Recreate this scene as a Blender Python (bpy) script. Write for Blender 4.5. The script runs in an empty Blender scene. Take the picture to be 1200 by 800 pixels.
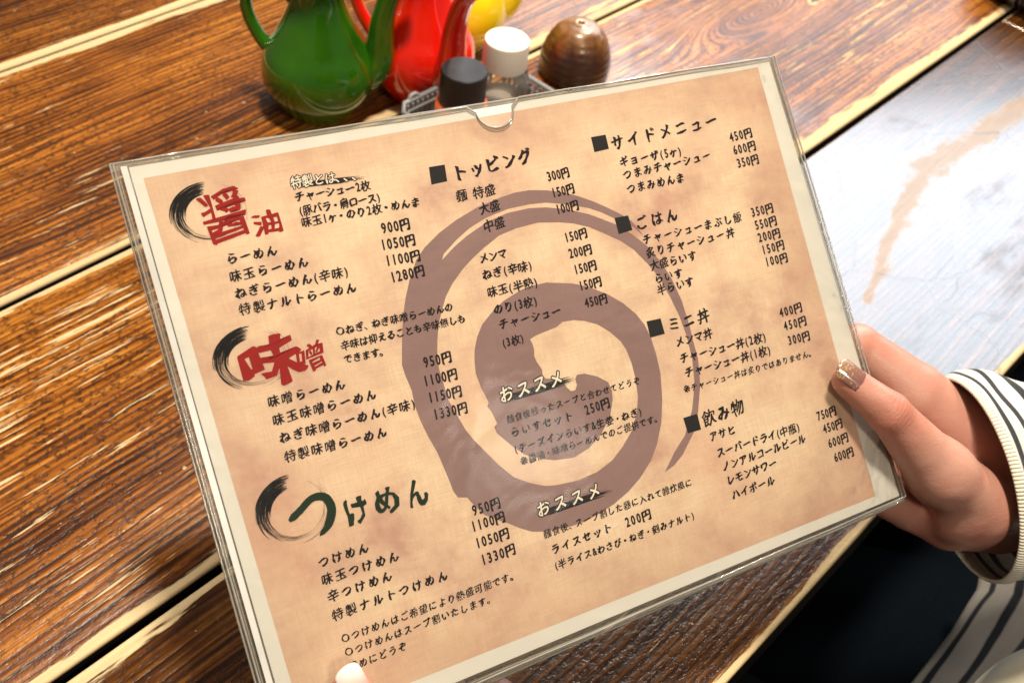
import bpy, bmesh, math, random
import numpy as np
from mathutils import Vector, Matrix
from mathutils.geometry import tessellate_polygon

random.seed(7)
SC = bpy.context.scene
COL = SC.collection
PI = math.pi

# ------------------------------------------------------------------ camera
cam = bpy.data.objects.new('camera', bpy.data.cameras.new('camera'))
COL.objects.link(cam)
# columns: camera right, camera up, camera back, in the world
cam.matrix_world = Matrix(((0.68473679, 0.47075654, -0.55634864, 0.0),
                           (-0.72037818, 0.55284836, -0.41882452, 0.0),
                           (0.11041205, 0.68756597, 0.71767835, 0.50),
                           (0, 0, 0, 1)))
cam.data.sensor_width = 36.0
cam.data.lens = 39.0
cam.data.clip_start = 0.02
cam.data.clip_end = 60
cam.data.dof.use_dof = True
cam.data.dof.focus_distance = 0.47
cam.data.dof.aperture_fstop = 15.0
SC.camera = cam

# ------------------------------------------------------------------ light of the room
world = bpy.data.worlds.new('World'); SC.world = world
world.use_nodes = True
world.node_tree.nodes['Background'].inputs[0].default_value = (1.0, 0.80, 0.62, 1)
world.node_tree.nodes['Background'].inputs[1].default_value = 0.14

def lamp(name, kind, loc, target, power, color, size=0.2, size_y=None, spot=None):
    l = bpy.data.lights.new(name, kind); l.energy = power; l.color = color
    if kind == 'AREA':
        l.shape = 'RECTANGLE' if size_y else 'DISK'
        l.size = size
        if size_y: l.size_y = size_y
    else:
        l.shadow_soft_size = size
    o = bpy.data.objects.new(name, l); COL.objects.link(o)
    o.location = loc
    o.rotation_euler = (Vector(target) - Vector(loc)).to_track_quat('-Z', 'Y').to_euler()
    return o
lamp('pendant_lamp', 'AREA', (1.45, 0.72, 1.20), (0.45, 0.45, 0.0), 21, (1.0, 0.86, 0.66), 0.09)
lamp('ceiling_lamp', 'AREA', (0.42, 0.20, 2.60), (0.36, 0.28, 0.0), 95, (1.0, 0.90, 0.74), 0.30)
lamp('menu_fill_light', 'AREA', (-0.35, -1.30, 1.75), (0.27, 0.18, 0.17), 15, (1.0, 0.91, 0.76), 0.40)  # unseen fill added behind the viewer to brighten the menu
lamp('rear_lamp', 'AREA', (0.52, -1.25, 1.23), (0.3, 0.15, 0.15), 0.9, (1.0, 0.94, 0.84), 0.22)
lamp('daylight_window', 'AREA', (2.55, 0.82, 1.22), (0.80, 0.25, 0.0), 54, (0.80, 0.90, 1.0), 2.2, 1.6)

SC.view_settings.view_transform = 'Standard'
SC.view_settings.look = 'None'
SC.view_settings.exposure = 0.0
SC.view_settings.gamma = 1.0

# ------------------------------------------------------------------ node helper
class G:
    def __init__(s, name):
        s.m = bpy.data.materials.new(name); s.m.use_nodes = True
        s.t = s.m.node_tree; s.n = s.t.nodes
        s.b = s.n['Principled BSDF']; s.out = s.n['Material Output']
    def link(s, a, b): s.t.links.new(a, b)
    def put(s, sock, v):
        if isinstance(v, bpy.types.NodeSocket): s.link(v, sock)
        elif isinstance(v, (tuple, list)):
            v = tuple(v)
            if len(sock.default_value) == 4 and len(v) == 3: v = v + (1,)
            sock.default_value = v
        else: sock.default_value = v
    def math(s, op, a, b=None, c=None, clamp=False):
        n = s.n.new('ShaderNodeMath'); n.operation = op; n.use_clamp = clamp
        s.put(n.inputs[0], a)
        if b is not None: s.put(n.inputs[1], b)
        if c is not None: s.put(n.inputs[2], c)
        return n.outputs[0]
    def coord(s, kind='Object'):
        return s.n.new('ShaderNodeTexCoord').outputs[kind]
    def mapping(s, v, loc=(0, 0, 0), rot=(0, 0, 0), scale=(1, 1, 1)):
        n = s.n.new('ShaderNodeMapping'); s.link(v, n.inputs[0])
        n.inputs[1].default_value = loc; n.inputs[2].default_value = rot; n.inputs[3].default_value = scale
        return n.outputs[0]
    def sep(s, v):
        n = s.n.new('ShaderNodeSeparateXYZ'); s.link(v, n.inputs[0]); return n.outputs
    def comb(s, x, y, z):
        n = s.n.new('ShaderNodeCombineXYZ')
        for i, q in enumerate((x, y, z)): s.put(n.inputs[i], q)
        return n.outputs[0]
    def noise(s, v, scale=5, detail=4, rough=0.5, dist=0.0, col=False):
        n = s.n.new('ShaderNodeTexNoise'); s.link(v, n.inputs['Vector'])
        n.inputs['Scale'].default_value = scale; n.inputs['Detail'].default_value = detail
        n.inputs['Roughness'].default_value = rough; n.inputs['Distortion'].default_value = dist
        return n.outputs['Color' if col else 'Fac']
    def ramp(s, f, stops):
        n = s.n.new('ShaderNodeValToRGB'); s.put(n.inputs[0], f)
        e = n.color_ramp.elements
        while len(e) < len(stops): e.new(0.5)
        for k, (p, c) in enumerate(stops):
            e[k].position = p
            e[k].color = (c, c, c, 1) if isinstance(c, (int, float)) else tuple(c) + (1,)
        return n.outputs[0]
    def step(s, f, a, b):      # smooth 0..1 between a and b
        n = s.n.new('ShaderNodeMapRange'); n.interpolation_type = 'SMOOTHSTEP'
        s.put(n.inputs[0], f); s.put(n.inputs[1], a); s.put(n.inputs[2], b)
        return n.outputs[0]
    def mix(s, f, a, b, mode='MIX'):
        n = s.n.new('ShaderNodeMix'); n.data_type = 'RGBA'; n.blend_type = mode
        s.put(n.inputs[0], f); s.put(n.inputs[6], a); s.put(n.inputs[7], b)
        return n.outputs[2]
    def bump(s, h, strength=0.3, dist=0.001, normal=None):
        n = s.n.new('ShaderNodeBump'); n.inputs['Strength'].default_value = strength
        n.inputs['Distance'].default_value = dist; s.put(n.inputs['Height'], h)
        if normal is not None: s.link(normal, n.inputs['Normal'])
        return n.outputs[0]
    def set(s, **k):
        names = dict(color='Base Color', rough='Roughness', metal='Metallic', normal='Normal', ior='IOR', coat='Coat Weight',
                     coat_rough='Coat Roughness', trans='Transmission Weight', sss='Subsurface Weight', spec='Specular IOR Level',
                     alpha='Alpha', sheen='Sheen Weight', coat_ior='Coat IOR')
        for a, v in k.items(): s.put(s.b.inputs[names[a]], v)
        return s.m

def flat_mat(name, color, rough=0.5, var=0.12, scale=60, **k):
    g = G(name); c = g.coord()
    n = g.noise(c, scale, 4)
    col = g.mix(n, tuple(x * (1 - var) for x in color), tuple(min(1, x * (1 + var)) for x in color))
    r = g.math('MULTIPLY_ADD', g.noise(c, scale * 2.3, 3), 0.16, rough - 0.08)
    return g.set(color=col, rough=r, **k)

# ------------------------------------------------------------------ object helpers
def props(o, label=None, cat=None, group=None, kind=None):
    if label: o['label'] = label
    if cat: o['category'] = cat
    if group: o['group'] = group
    if kind: o['kind'] = kind
    return o
def empty(name, loc=(0, 0, 0), rot=(0, 0, 0), **k):
    o = bpy.data.objects.new(name, None); COL.objects.link(o)
    o.empty_display_size = 0.02
    o.location = loc; o.rotation_euler = rot
    return props(o, **k)
def link_mesh(name, me, mat, parent=None, loc=None):
    o = bpy.data.objects.new(name, me); COL.objects.link(o)
    if mat is not None and not me.materials: me.materials.append(mat)
    if parent is not None: o.parent = parent
    if loc is not None: o.location = loc
    return o
def from_bm(name, bm, mat, parent=None, loc=None, smooth=True):
    bmesh.ops.recalc_face_normals(bm, faces=bm.faces)
    me = bpy.data.meshes.new(name); bm.to_mesh(me); bm.free()
    if smooth: me.polygons.foreach_set('use_smooth', [True] * len(me.polygons))
    return link_mesh(name, me, mat, parent, loc)
def auto_smooth(o, ang=35):
    try: o.data.set_sharp_from_angle(angle=math.radians(ang))
    except Exception: pass
    return o
def lathe(bm, prof, seg=64, center=(0, 0, 0), close_bottom=True, close_top=False):
    rings = []
    for r, z in prof:
        rings.append([bm.verts.new((center[0] + r * math.cos(2 * PI * i / seg), center[1] + r * math.sin(2 * PI * i / seg), center[2] + z)) for i in range(seg)])
    for a, b in zip(rings, rings[1:]):
        for i in range(seg):
            bm.faces.new((a[i], a[(i + 1) % seg], b[(i + 1) % seg], b[i]))
    if close_bottom: bm.faces.new(rings[0][::-1])
    if close_top: bm.faces.new(rings[-1])
    return rings
def catmull(pts, n=8):
    P = [np.array(p, float) for p in pts]
    P = [2 * P[0] - P[1]] + P + [2 * P[-1] - P[-2]]
    out = []
    for i in range(1, len(P) - 2):
        for k in range(n):
            t = k / n
            out.append(0.5 * ((2 * P[i]) + (-P[i - 1] + P[i + 1]) * t + (2 * P[i - 1] - 5 * P[i] + 4 * P[i + 1] - P[i + 2]) * t * t + (-P[i - 1] + 3 * P[i] - 3 * P[i + 1] + P[i + 2]) * t ** 3))
    out.append(P[-2])
    return out
def tube(bm, pts, rad, seg=12, closed=False, squash=1.0):
    """pts list of xyz, rad number or list; a swept round bar with capped ends"""
    pts = [Vector(tuple(p)[:3]) for p in pts]; n = len(pts)
    if not isinstance(rad, (list, tuple, np.ndarray)): rad = [rad] * n
    rings = []; up = None
    for i, p in enumerate(pts):
        a = pts[(i - 1) % n] if (closed or i > 0) else p
        b = pts[(i + 1) % n] if (closed or i < n - 1) else p
        t = (b - a).normalized()
        if up is None:
            up = t.orthogonal().normalized()
            if abs(t.z) < 0.9: up = (Vector((0, 0, 1)) - t * t.z).normalized()
        up = (up - t * up.dot(t)).normalized(); s = t.cross(up)
        rings.append([bm.verts.new(p + (up * math.cos(2 * PI * k / seg) * squash + s * math.sin(2 * PI * k / seg)) * rad[i]) for k in range(seg)])
    m = n if closed else n - 1
    for i in range(m):
        a, b = rings[i], rings[(i + 1) % n]
        for k in range(seg): bm.faces.new((a[k], a[(k + 1) % seg], b[(k + 1) % seg], b[k]))
    if not closed:
        bm.faces.new(rings[0][::-1]); bm.faces.new(rings[-1])
def box(bm, x0, y0, z0, x1, y1, z1):
    v = [bm.verts.new(p) for p in ((x0, y0, z0), (x1, y0, z0), (x1, y1, z0), (x0, y1, z0), (x0, y0, z1), (x1, y0, z1), (x1, y1, z1), (x0, y1, z1))]
    for f in ((3, 2, 1, 0), (4, 5, 6, 7), (0, 1, 5, 4), (1, 2, 6, 5), (2, 3, 7, 6), (3, 0, 4, 7)): bm.faces.new([v[i] for i in f])
    return v
def bevel_box(x0, y0, z0, x1, y1, z1, w, seg=2):
    bm = bmesh.new(); box(bm, x0, y0, z0, x1, y1, z1)
    bmesh.ops.bevel(bm, geom=list(bm.edges), offset=w, segments=seg, affect='EDGES', profile=0.5)
    return bm

# ------------------------------------------------------------------ the table
def wood(name, hw, seed, far_wear=0.006, near_wear=0.006, streaks=0.5, knots=(), worn=(), tone=1.0, gloss=0.27, coat_n=1.6, relief=0.42, patch_lim=(0.26, 0.52), dull=(), far_x=(0, 0, 0, 0), coatw=1.0, crack=False):
    """varnished weathered board, grain along local x; hw = half width of the board"""
    g = G(name); P = g.coord('Object'); x, y, z = g.sep(P)
    off = (seed * 3.17, seed * 1.31, seed * 0.7)
    Q = g.mapping(P, loc=off)
    # flowing grain coordinate: distance from the pith, bent round the knots
    warp = g.noise(g.mapping(P, loc=off, scale=(2.2, 7, 1)), 1.0, 3, 0.5)
    gy = g.math('MULTIPLY_ADD', warp, 0.034, y)
    for kx, ky, sx, sy, amp in knots:
        dx = g.math('DIVIDE', g.math('SUBTRACT', x, kx), sx); dy = g.math('DIVIDE', g.math('SUBTRACT', y, ky), sy)
        d = g.math('SQRT', g.math('ADD', g.math('MULTIPLY', dx, dx), g.math('MULTIPLY', dy, dy)))
        fall = g.step(d, 1.25, 0.0)
        gy = g.math('ADD', gy, g.math('MULTIPLY', fall, g.math('SUBTRACT', g.math('MULTIPLY', d, amp), gy)))
    GV = g.comb(g.math('MULTIPLY', x, 5.0), g.math('MULTIPLY', gy, 190.0), seed)
    fine = g.noise(GV, 1.0, 6, 0.62)
    GV2 = g.comb(g.math('MULTIPLY', x, 30.0), g.math('MULTIPLY', gy, 640.0), seed + 4)
    hair = g.noise(GV2, 1.0, 3, 0.6)
    wv = g.math('SINE', g.math('MULTIPLY', g.math('MULTIPLY_ADD', fine, 0.006, gy), 1350.0))
    band = g.math('MULTIPLY_ADD', wv, 0.5, 0.5)
    broad = g.noise(g.comb(g.math('MULTIPLY', x, 2.0), g.math('MULTIPLY', gy, 14.0), seed + 9), 1.0, 4, 0.55)
    tonev = g.math('ADD', g.math('ADD', g.math('MULTIPLY', fine, 0.44), g.math('MULTIPLY', band, 0.09)), g.math('ADD', g.math('MULTIPLY', hair, 0.30), g.math('MULTIPLY', broad, 0.30)))
    t = tone
    col = g.ramp(tonev, [(0.455, (0.032 * t, 0.0092 * t, 0.0026 * t)), (0.53, (0.12 * t, 0.033 * t, 0.0055 * t)), (0.61, (0.31 * t, 0.098 * t, 0.011 * t)), (0.73, (0.60 * t, 0.245 * t, 0.040 * t))])
    # dark pores and dirt sitting in the grain
    sp = g.noise(g.mapping(P, loc=off, scale=(260, 420, 1)), 1.0, 2, 0.6)
    dirt = g.math('MULTIPLY', g.step(sp, 0.52, 0.62), g.step(g.noise(Q, 9, 3), 0.22, 0.58))
    col = g.mix(g.math('MULTIPLY', dirt, 0.72), col, (0.022, 0.009, 0.005))
    # bare wood: flecks where the ridges of the grain have been rubbed through
    patch = g.noise(g.mapping(P, loc=off, scale=(4.2, 11, 1)), 1.0, 3, 0.55)
    ridge = g.noise(g.comb(g.math('MULTIPLY', x, 17.0), g.math('MULTIPLY', gy, 330.0), seed + 2), 1.0, 4, 0.62)
    lim = g.math('MULTIPLY_ADD', patch, -0.62 * streaks, 0.80 + 0.12 * (1 - streaks))
    fleck = g.step(g.math('SUBTRACT', ridge, lim), 0.0, 0.03)
    chip = g.step(g.noise(g.mapping(P, loc=off, scale=(130, 210, 1)), 1.0, 3, 0.6), 0.715, 0.735)
    bare = g.math('MAXIMUM', fleck, g.math('MULTIPLY', chip, 0.8))
    # worn edges
    rag = g.noise(g.comb(g.math('MULTIPLY', x, 14.0), g.math('MULTIPLY', y, 60.0), seed + 5), 1.0, 5, 0.6)
    rag2 = g.noise(g.comb(g.math('MULTIPLY', x, 5.0), g.math('MULTIPLY', y, 260.0), seed + 6), 1.0, 4, 0.6)
    ragm = g.math('ADD', g.math('MULTIPLY', rag, 0.9), g.math('MULTIPLY', rag2, 0.9))
    for side, wdt in ((1, far_wear), (-1, near_wear)):
        if wdt <= 0: continue
        d = g.math('SUBTRACT', hw, g.math('MULTIPLY', y, side))
        if side == far_x[0]: wdt = g.math('MULTIPLY_ADD', g.step(x, far_x[1], far_x[2]), far_x[3] - wdt, wdt)
        e = g.math('DIVIDE', d, wdt)
        bare = g.math('MAXIMUM', bare, g.step(g.math('SUBTRACT', g.math('MULTIPLY_ADD', ragm, 3.0, -1.55), e), 0.0, 0.22))
    track = 0.0
    # rubbed tracks across the board
    for (ax, ay, bx, by, w) in worn:
        L2 = (bx - ax) ** 2 + (by - ay) ** 2
        px = g.math('SUBTRACT', x, ax); py = g.math('SUBTRACT', y, ay)
        h = g.math('DIVIDE', g.math('ADD', g.math('MULTIPLY', px, bx - ax), g.math('MULTIPLY', py, by - ay)), L2, clamp=True)
        ex = g.math('SUBTRACT', px, g.math('MULTIPLY', h, bx - ax)); ey = g.math('SUBTRACT', py, g.math('MULTIPLY', h, by - ay))
        d = g.math('SQRT', g.math('ADD', g.math('MULTIPLY', ex, ex), g.math('MULTIPLY', ey, ey)))
        rn = g.math('ADD', g.math('MULTIPLY', g.noise(g.mapping(P, loc=off, scale=(45, 90, 1)), 1.0, 6, 0.7), 1.7), -0.35)
        tk_ = g.step(g.math('SUBTRACT', g.math('MULTIPLY', rn, 1.45 * w), d), -w * 0.12, w * 0.45)
        track = g.math('MAXIMUM', track, tk_); bare = g.math('MAXIMUM', bare, g.math('MULTIPLY', tk_, 0.62))
    cream = g.mix(g.noise(g.comb(g.math('MULTIPLY', x, 9.0), g.math('MULTIPLY', y, 420.0), 1.0), 1.0, 3), (0.50, 0.33, 0.15), (0.80, 0.64, 0.38))
    cream = g.mix(track, cream, g.mix(hair, (0.26, 0.15, 0.07), (0.50, 0.33, 0.17)))
    col = g.mix(g.math('MULTIPLY', bare, 0.84), col, cream)
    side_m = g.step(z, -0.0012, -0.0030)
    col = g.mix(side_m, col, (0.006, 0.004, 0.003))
    # relief
    h = g.math('ADD', g.math('MULTIPLY', fine, 0.6), g.math('MULTIPLY', band, 0.3))
    h = g.math('ADD', h, g.math('MULTIPLY', hair, 0.35))
    h = g.math('SUBTRACT', h, g.math('MULTIPLY', bare, 0.5))
    h = g.math('SUBTRACT', h, g.math('MULTIPLY', dirt, 0.25))
    orange = g.noise(g.mapping(P, loc=off, scale=(150, 260, 1)), 1.0, 3, 0.55)
    h2 = g.math('ADD', h, g.math('MULTIPLY', orange, 1.0))
    nrm = g.bump(h2, relief, 0.0006)
    wide = g.noise(g.mapping(P, loc=off, scale=(10, 26, 1)), 1.0, 2, 0.5)
    nrm = g.bump(wide, 0.35, 0.0016, nrm)
    if crack:
        vor = g.n.new('ShaderNodeTexVoronoi'); vor.feature = 'DISTANCE_TO_EDGE'
        warpv = g.n.new('ShaderNodeVectorMath'); warpv.operation = 'ADD'
        nz = g.n.new('ShaderNodeVectorMath'); nz.operation = 'SCALE'; nz.inputs[3].default_value = 0.03
        g.link(g.noise(P, 22, 4, col=True), nz.inputs[0]); g.link(g.mapping(P, loc=(0.33, 0.1, 0), scale=(1, 1.6, 1)), warpv.inputs[0]); g.link(nz.outputs[0], warpv.inputs[1])
        g.link(warpv.outputs[0], vor.inputs['Vector']); vor.inputs['Scale'].default_value = 6.5
        ck = g.step(vor.outputs['Distance'], 0.012, 0.002)
        ck = g.math('MULTIPLY', g.math('MULTIPLY', ck, g.step(x, 0.26, 0.36)), g.step(g.noise(P, 14, 3), 0.42, 0.56))
        col = g.mix(g.math('MULTIPLY', ck, 0.5), col, (0.03, 0.02, 0.02))
        nrm = g.bump(g.math('MULTIPLY', ck, -1.0), 0.5, 0.0008, nrm)
    rough = g.math('ADD', g.math('MULTIPLY_ADD', g.noise(Q, 30, 4), 0.22, gloss - 0.06), g.math('MULTIPLY', bare, 0.38))
    dl = 1.0 * coatw
    for kx, ky, sx, sy in dull:
        dx = g.math('DIVIDE', g.math('SUBTRACT', x, kx), sx); dy = g.math('DIVIDE', g.math('SUBTRACT', y, ky), sy)
        d = g.math('ADD', g.math('SQRT', g.math('ADD', g.math('MULTIPLY', dx, dx), g.math('MULTIPLY', dy, dy))), g.math('MULTIPLY_ADD', g.noise(Q, 40, 4), 0.5, -0.25))
        dl = g.math('MULTIPLY', dl, g.step(d, 0.7, 1.15))
    dl = g.math('MULTIPLY', dl, g.math('SUBTRACT', 1.0, side_m))
    coat = g.math('MULTIPLY', g.math('MULTIPLY', dl, g.math('SUBTRACT', 1.0, g.math('MULTIPLY', bare, 0.88))), g.step(g.noise(g.mapping(P, loc=off, scale=(9, 20, 1)), 1.0, 4, 0.6), patch_lim[0], patch_lim[1]))
    return g.set(color=col, rough=rough, spec=g.math('MULTIPLY_ADD', bare, -0.20, 0.32), coat=coat, coat_rough=g.math('MULTIPLY_ADD', orange, 0.12, 0.14), coat_ior=coat_n, normal=nrm)

TX0, TX1 = -0.55, 1.056
TH = 0.034
table = empty('table', (0.3, 0.5, -0.72), label='worn varnished timber table of wide boards the menu is held over', cat='table')
def at_table(o, p):
    o.parent = table; o.matrix_parent_inverse = Matrix.Translation((-0.3, -0.5, 0.72)); return o
def board(y0, y1, mat, x0=TX0, x1=TX1, dz=0.0, name='board', label=None):
    cx, cy = 0.25, (y0 + y1) / 2
    bm = bevel_box(x0 - cx, y0 - cy, -TH, x1 - cx, y1 - cy, 0, 0.0022, 3)
    o = from_bm(name, bm, mat); o.location = (cx, cy, dz)
    auto_smooth(o, 40)
    at_table(o, None)
    if label: o['label'] = label
    return o
# local x of a board = world x - 0.25, local y = world y - centre
board(0.0605, 0.2775, wood('board_wood_front', 0.1085, 1.0, 0.0080, 0.0040, 0.50, tone=0.30, coat_n=2.1, relief=0.62, patch_lim=(0.14, 0.47), dull=((-0.25, 0.0, 0.52, 0.6),), worn=((0.355, -0.010, 0.45, 0.020, 0.0075), (0.45, 0.020, 0.525, 0.038, 0.013), (0.525, 0.038, 0.72, 0.022, 0.018)), far_x=(1, 0.10, 0.30, 0.0001), crack=True))
board(0.2825, 0.5115, wood('board_wood_middle', 0.1145, 2.3, 0.0045, 0.0055, 0.64, far_x=(-1, 0.0, 0.3, 0.0095), knots=((0.62, 0.035, 0.17, 0.045, 0.075),), tone=0.82, dull=((0.78, 0.0, 0.36, 0.25), (-0.35, 0.0, 0.45, 0.5)), coatw=0.9, coat_n=1.6), x1=1.7, dz=0.0004)
board(0.5165, 0.7360, wood('board_wood_far', 0.10975, 3.9, 0.0085, 0.0060, 0.56, tone=0.90, gloss=0.34, coatw=0.35, dull=((-0.35, 0.0, 0.5, 0.5),), far_x=(-1, 0.25, 0.45, 0.011)), x1=1.7, dz=-0.0003)
board(0.7385, 0.9600, wood('board_wood_back', 0.11075, 5.2, 0.004, 0.0065, 0.45, tone=0.7, coatw=0.4), x1=1.7, dz=0.0002)
board(0.0605, 0.2775, wood('board_wood_short', 0.1085, 7.7, 0.003, 0.003, 0.35, tone=0.45), x0=1.0600, x1=1.7, dz=-0.0008)
dark_wood = flat_mat('dark_frame_wood', (0.035, 0.018, 0.010), 0.5)
bm = bmesh.new(); box(bm, -0.50, 0.085, -0.085, 1.65, 0.115, -TH - 0.001); box(bm, -0.50, 0.90, -0.085, 1.65, 0.93, -TH - 0.001)
fr = from_bm('apron', bm, dark_wood, smooth=False); at_table(fr, None)
bm = bmesh.new(); box(bm, -0.45, 0.116, -0.045, 1.62, 0.899, -TH - 0.001)
un = from_bm('under_panel', bm, dark_wood, smooth=False); at_table(un, None)
for lx, ly in ((-0.48, 0.13), (1.55, 0.13), (-0.48, 0.83), (1.55, 0.83)):
    lg = from_bm('leg', bevel_box(lx, ly, -0.72, lx + 0.065, ly + 0.065, -0.046, 0.003), dark_wood, smooth=False); at_table(lg, None)

bm = bmesh.new(); box(bm, -4, -4, -0.80, 5, 5, -0.7205)
floor = from_bm('floor', bm, flat_mat('floor_dark', (0.005, 0.006, 0.008), 0.95, 0.3, 8, spec=0.1), smooth=False); props(floor, kind='structure')

# ------------------------------------------------------------------ condiments
def ceramic(name, base, dark):
    g = G(name); c = g.coord()
    n = g.noise(c, 14, 3); n2 = g.noise(c, 420, 2)
    col = g.mix(g.step(n, 0.30, 0.70), base, dark)
    nz = g.bump(g.noise(c, 26, 2), 0.12, 0.002)
    return g.set(color=col, rough=g.math('MULTIPLY_ADD', n2, 0.05, 0.05), coat=0.8, coat_rough=0.03, coat_ior=1.55, normal=nz)
def jug_parts(root, mat, spout_angle=0.0, handle_angle=PI):
    prof = [(0.0240, 0.0), (0.0268, 0.0006), (0.0276, 0.003), (0.0300, 0.006), (0.0355, 0.013), (0.0402, 0.022), (0.0420, 0.031), (0.0414, 0.040), (0.0384, 0.049),
            (0.0328, 0.058), (0.0283, 0.067), (0.0240, 0.076), (0.0203, 0.086), (0.0180, 0.096), (0.0172, 0.106), (0.0186, 0.115), (0.0215, 0.121), (0.0228, 0.124), (0.0222, 0.1265), (0.0200, 0.1255), (0.0165, 0.112), (0.0155, 0.10)]
    pr = [tuple(p) for p in catmull([(a, b, 0) for a, b in prof], 3)]
    bm = bmesh.new(); lathe(bm, [(p[0], p[1]) for p in pr], 72)
    from_bm('body', bm, mat, root)
    bm = bmesh.new()
    lathe(bm, [(0.0152, 0.118), (0.0196, 0.1262), (0.0205, 0.1285), (0.0180, 0.133), (0.0110, 0.138), (0.0050, 0.1405), (0.0042, 0.1440), (0.0066, 0.1475), (0.0070, 0.151), (0.0045, 0.1545), (0.0008, 0.1555)], 48, close_top=True)
    from_bm('lid', bm, mat, root)
    c, s = math.cos(handle_angle), math.sin(handle_angle)
    hp = catmull([(0.0175, 0, 0.088), (0.026, 0, 0.0985), (0.037, 0, 0.101), (0.0475, 0, 0.095), (0.0520, 0, 0.083), (0.0505, 0, 0.069), (0.0460, 0, 0.058), (0.0405, 0, 0.049), (0.0350, 0, 0.043)], 6)
    bm = bmesh.new(); tube(bm, [(p[0] * c - p[1] * s, p[0] * s + p[1] * c, p[2]) for p in hp], [0.0056 + 0.0014 * abs(2 * i / len(hp) - 1) ** 2 for i in range(len(hp))], 16, squash=0.8)
    from_bm('handle', bm, mat, root)
    c, s = math.cos(spout_angle), math.sin(spout_angle)
    sp = catmull([(0.028, 0, 0.026), (0.0390, 0, 0.034), (0.0440, 0, 0.046), (0.0450, 0, 0.060), (0.0460, 0, 0.076), (0.0500, 0, 0.093), (0.0570, 0, 0.108), (0.0660, 0, 0.118)], 6)
    rr = np.interp(np.linspace(0, 1, len(sp)), [0, 0.25, 0.5, 0.8, 1], [0.0135, 0.0120, 0.0092, 0.0070, 0.0060])
    bm = bmesh.new(); tube(bm, [(p[0] * c, p[0] * s, p[2]) for p in sp], list(rr), 20)
    from_bm('spout', bm, mat, root)
E1 = math.atan2(-0.72, 0.68)      # the direction that runs to the right for someone at the camera
def jug(loc, mat, label, sa, ha):
    j = empty('oil_jug', loc, label=label, cat='jug', group='glazed oil jugs behind the menu')
    jug_parts(j, mat, sa, ha); return j
jug((0.455, 0.560, 0.0), ceramic('green_glaze', (0.014, 0.080, 0.002), (0.036, 0.150, 0.003)), 'glossy green ceramic oil jug with loop handle, nearest of the three jugs', E1 + 0.05, E1 + PI - 0.1)
jug((0.532, 0.532, 0.0), ceramic('red_glaze', (0.68, 0.010, 0.004), (0.78, 0.018, 0.004)), 'glossy red ceramic oil jug between the green jug and the yellow jug', E1 - 1.0, E1 + PI - 0.1)
jug((0.6055, 0.5665, 0.0), ceramic('yellow_glaze', (0.90, 0.60, 0.005), (0.94, 0.70, 0.010)), 'glossy yellow ceramic oil jug behind the white capped bottle', E1 + 0.15, E1 + PI - 0.2)

# grey basket that holds the two shakers
gp = flat_mat('grey_plastic', (0.20, 0.205, 0.21), 0.42, 0.1)
bk = empty('condiment_basket', (0.5235, 0.4545, 0.0), label='grey plastic basket with slotted sides holding the two shakers', cat='basket')
BX, BY, BH = 0.0540, 0.0365, 0.030
bm = bevel_box(-BX + 0.004, -BY + 0.004, 0.0005, BX - 0.004, BY - 0.004, 0.003, 0.001)
from_bm('base', bm, gp, bk, smooth=False)
bm = bmesh.new()
rim = [(-BX, -BY + 0.008), (-BX, BY - 0.008), (-BX + 0.008, BY), (BX - 0.008, BY), (BX, BY - 0.008), (BX, -BY + 0.008), (BX - 0.008, -BY), (-BX + 0.008, -BY)]
tube(bm, [(a, b, BH) for a, b in rim], 0.0020, 8, closed=True)
tube(bm, [(a * 0.955, b * 0.92, BH - 0.006) for a, b in rim], 0.0011, 6, closed=True)
tube(bm, [(a * 0.93, b * 0.88, 0.003) for a, b in rim], 0.0016, 6, closed=True)
from_bm('rim', bm, gp, bk)
slat_me = {}
def slat(w, key):
    if key not in slat_me:
        b = bevel_box(-w / 2, -0.0008, 0.003, w / 2, 0.0008, BH - 0.001, 0.0003, 1); me = bpy.data.meshes.new('slat'); b.to_mesh(me); b.free(); me.materials.append(gp); slat_me[key] = me
    return slat_me[key]
for k in range(19):
    for sy in (-1, 1):
        o = link_mesh('slat', slat(0.0028, 'a'), gp, bk, (-BX + 0.010 + k * (2 * BX - 0.02) / 18, sy * (BY - 0.0022), 0))
for k in range(11):
    for sx in (-1, 1):
        o = link_mesh('slat', slat(0.0028, 'a'), gp, bk, (sx * (BX - 0.0022), -BY + 0.010 + k * (2 * BY - 0.02) / 10, 0)); o.rotation_euler = (0, 0, PI / 2)
bm = bmesh.new(); tube(bm, catmull([(-BX + 0.013, BY, BH), (-BX + 0.015, BY + 0.001, BH + 0.0025), (-BX + 0.018, BY + 0.001, BH + 0.0035), (-BX + 0.021, BY + 0.001, BH + 0.0025), (-BX + 0.023, BY, BH)], 5), 0.0018, 8)
from_bm('lug', bm, gp, bk)

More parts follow.
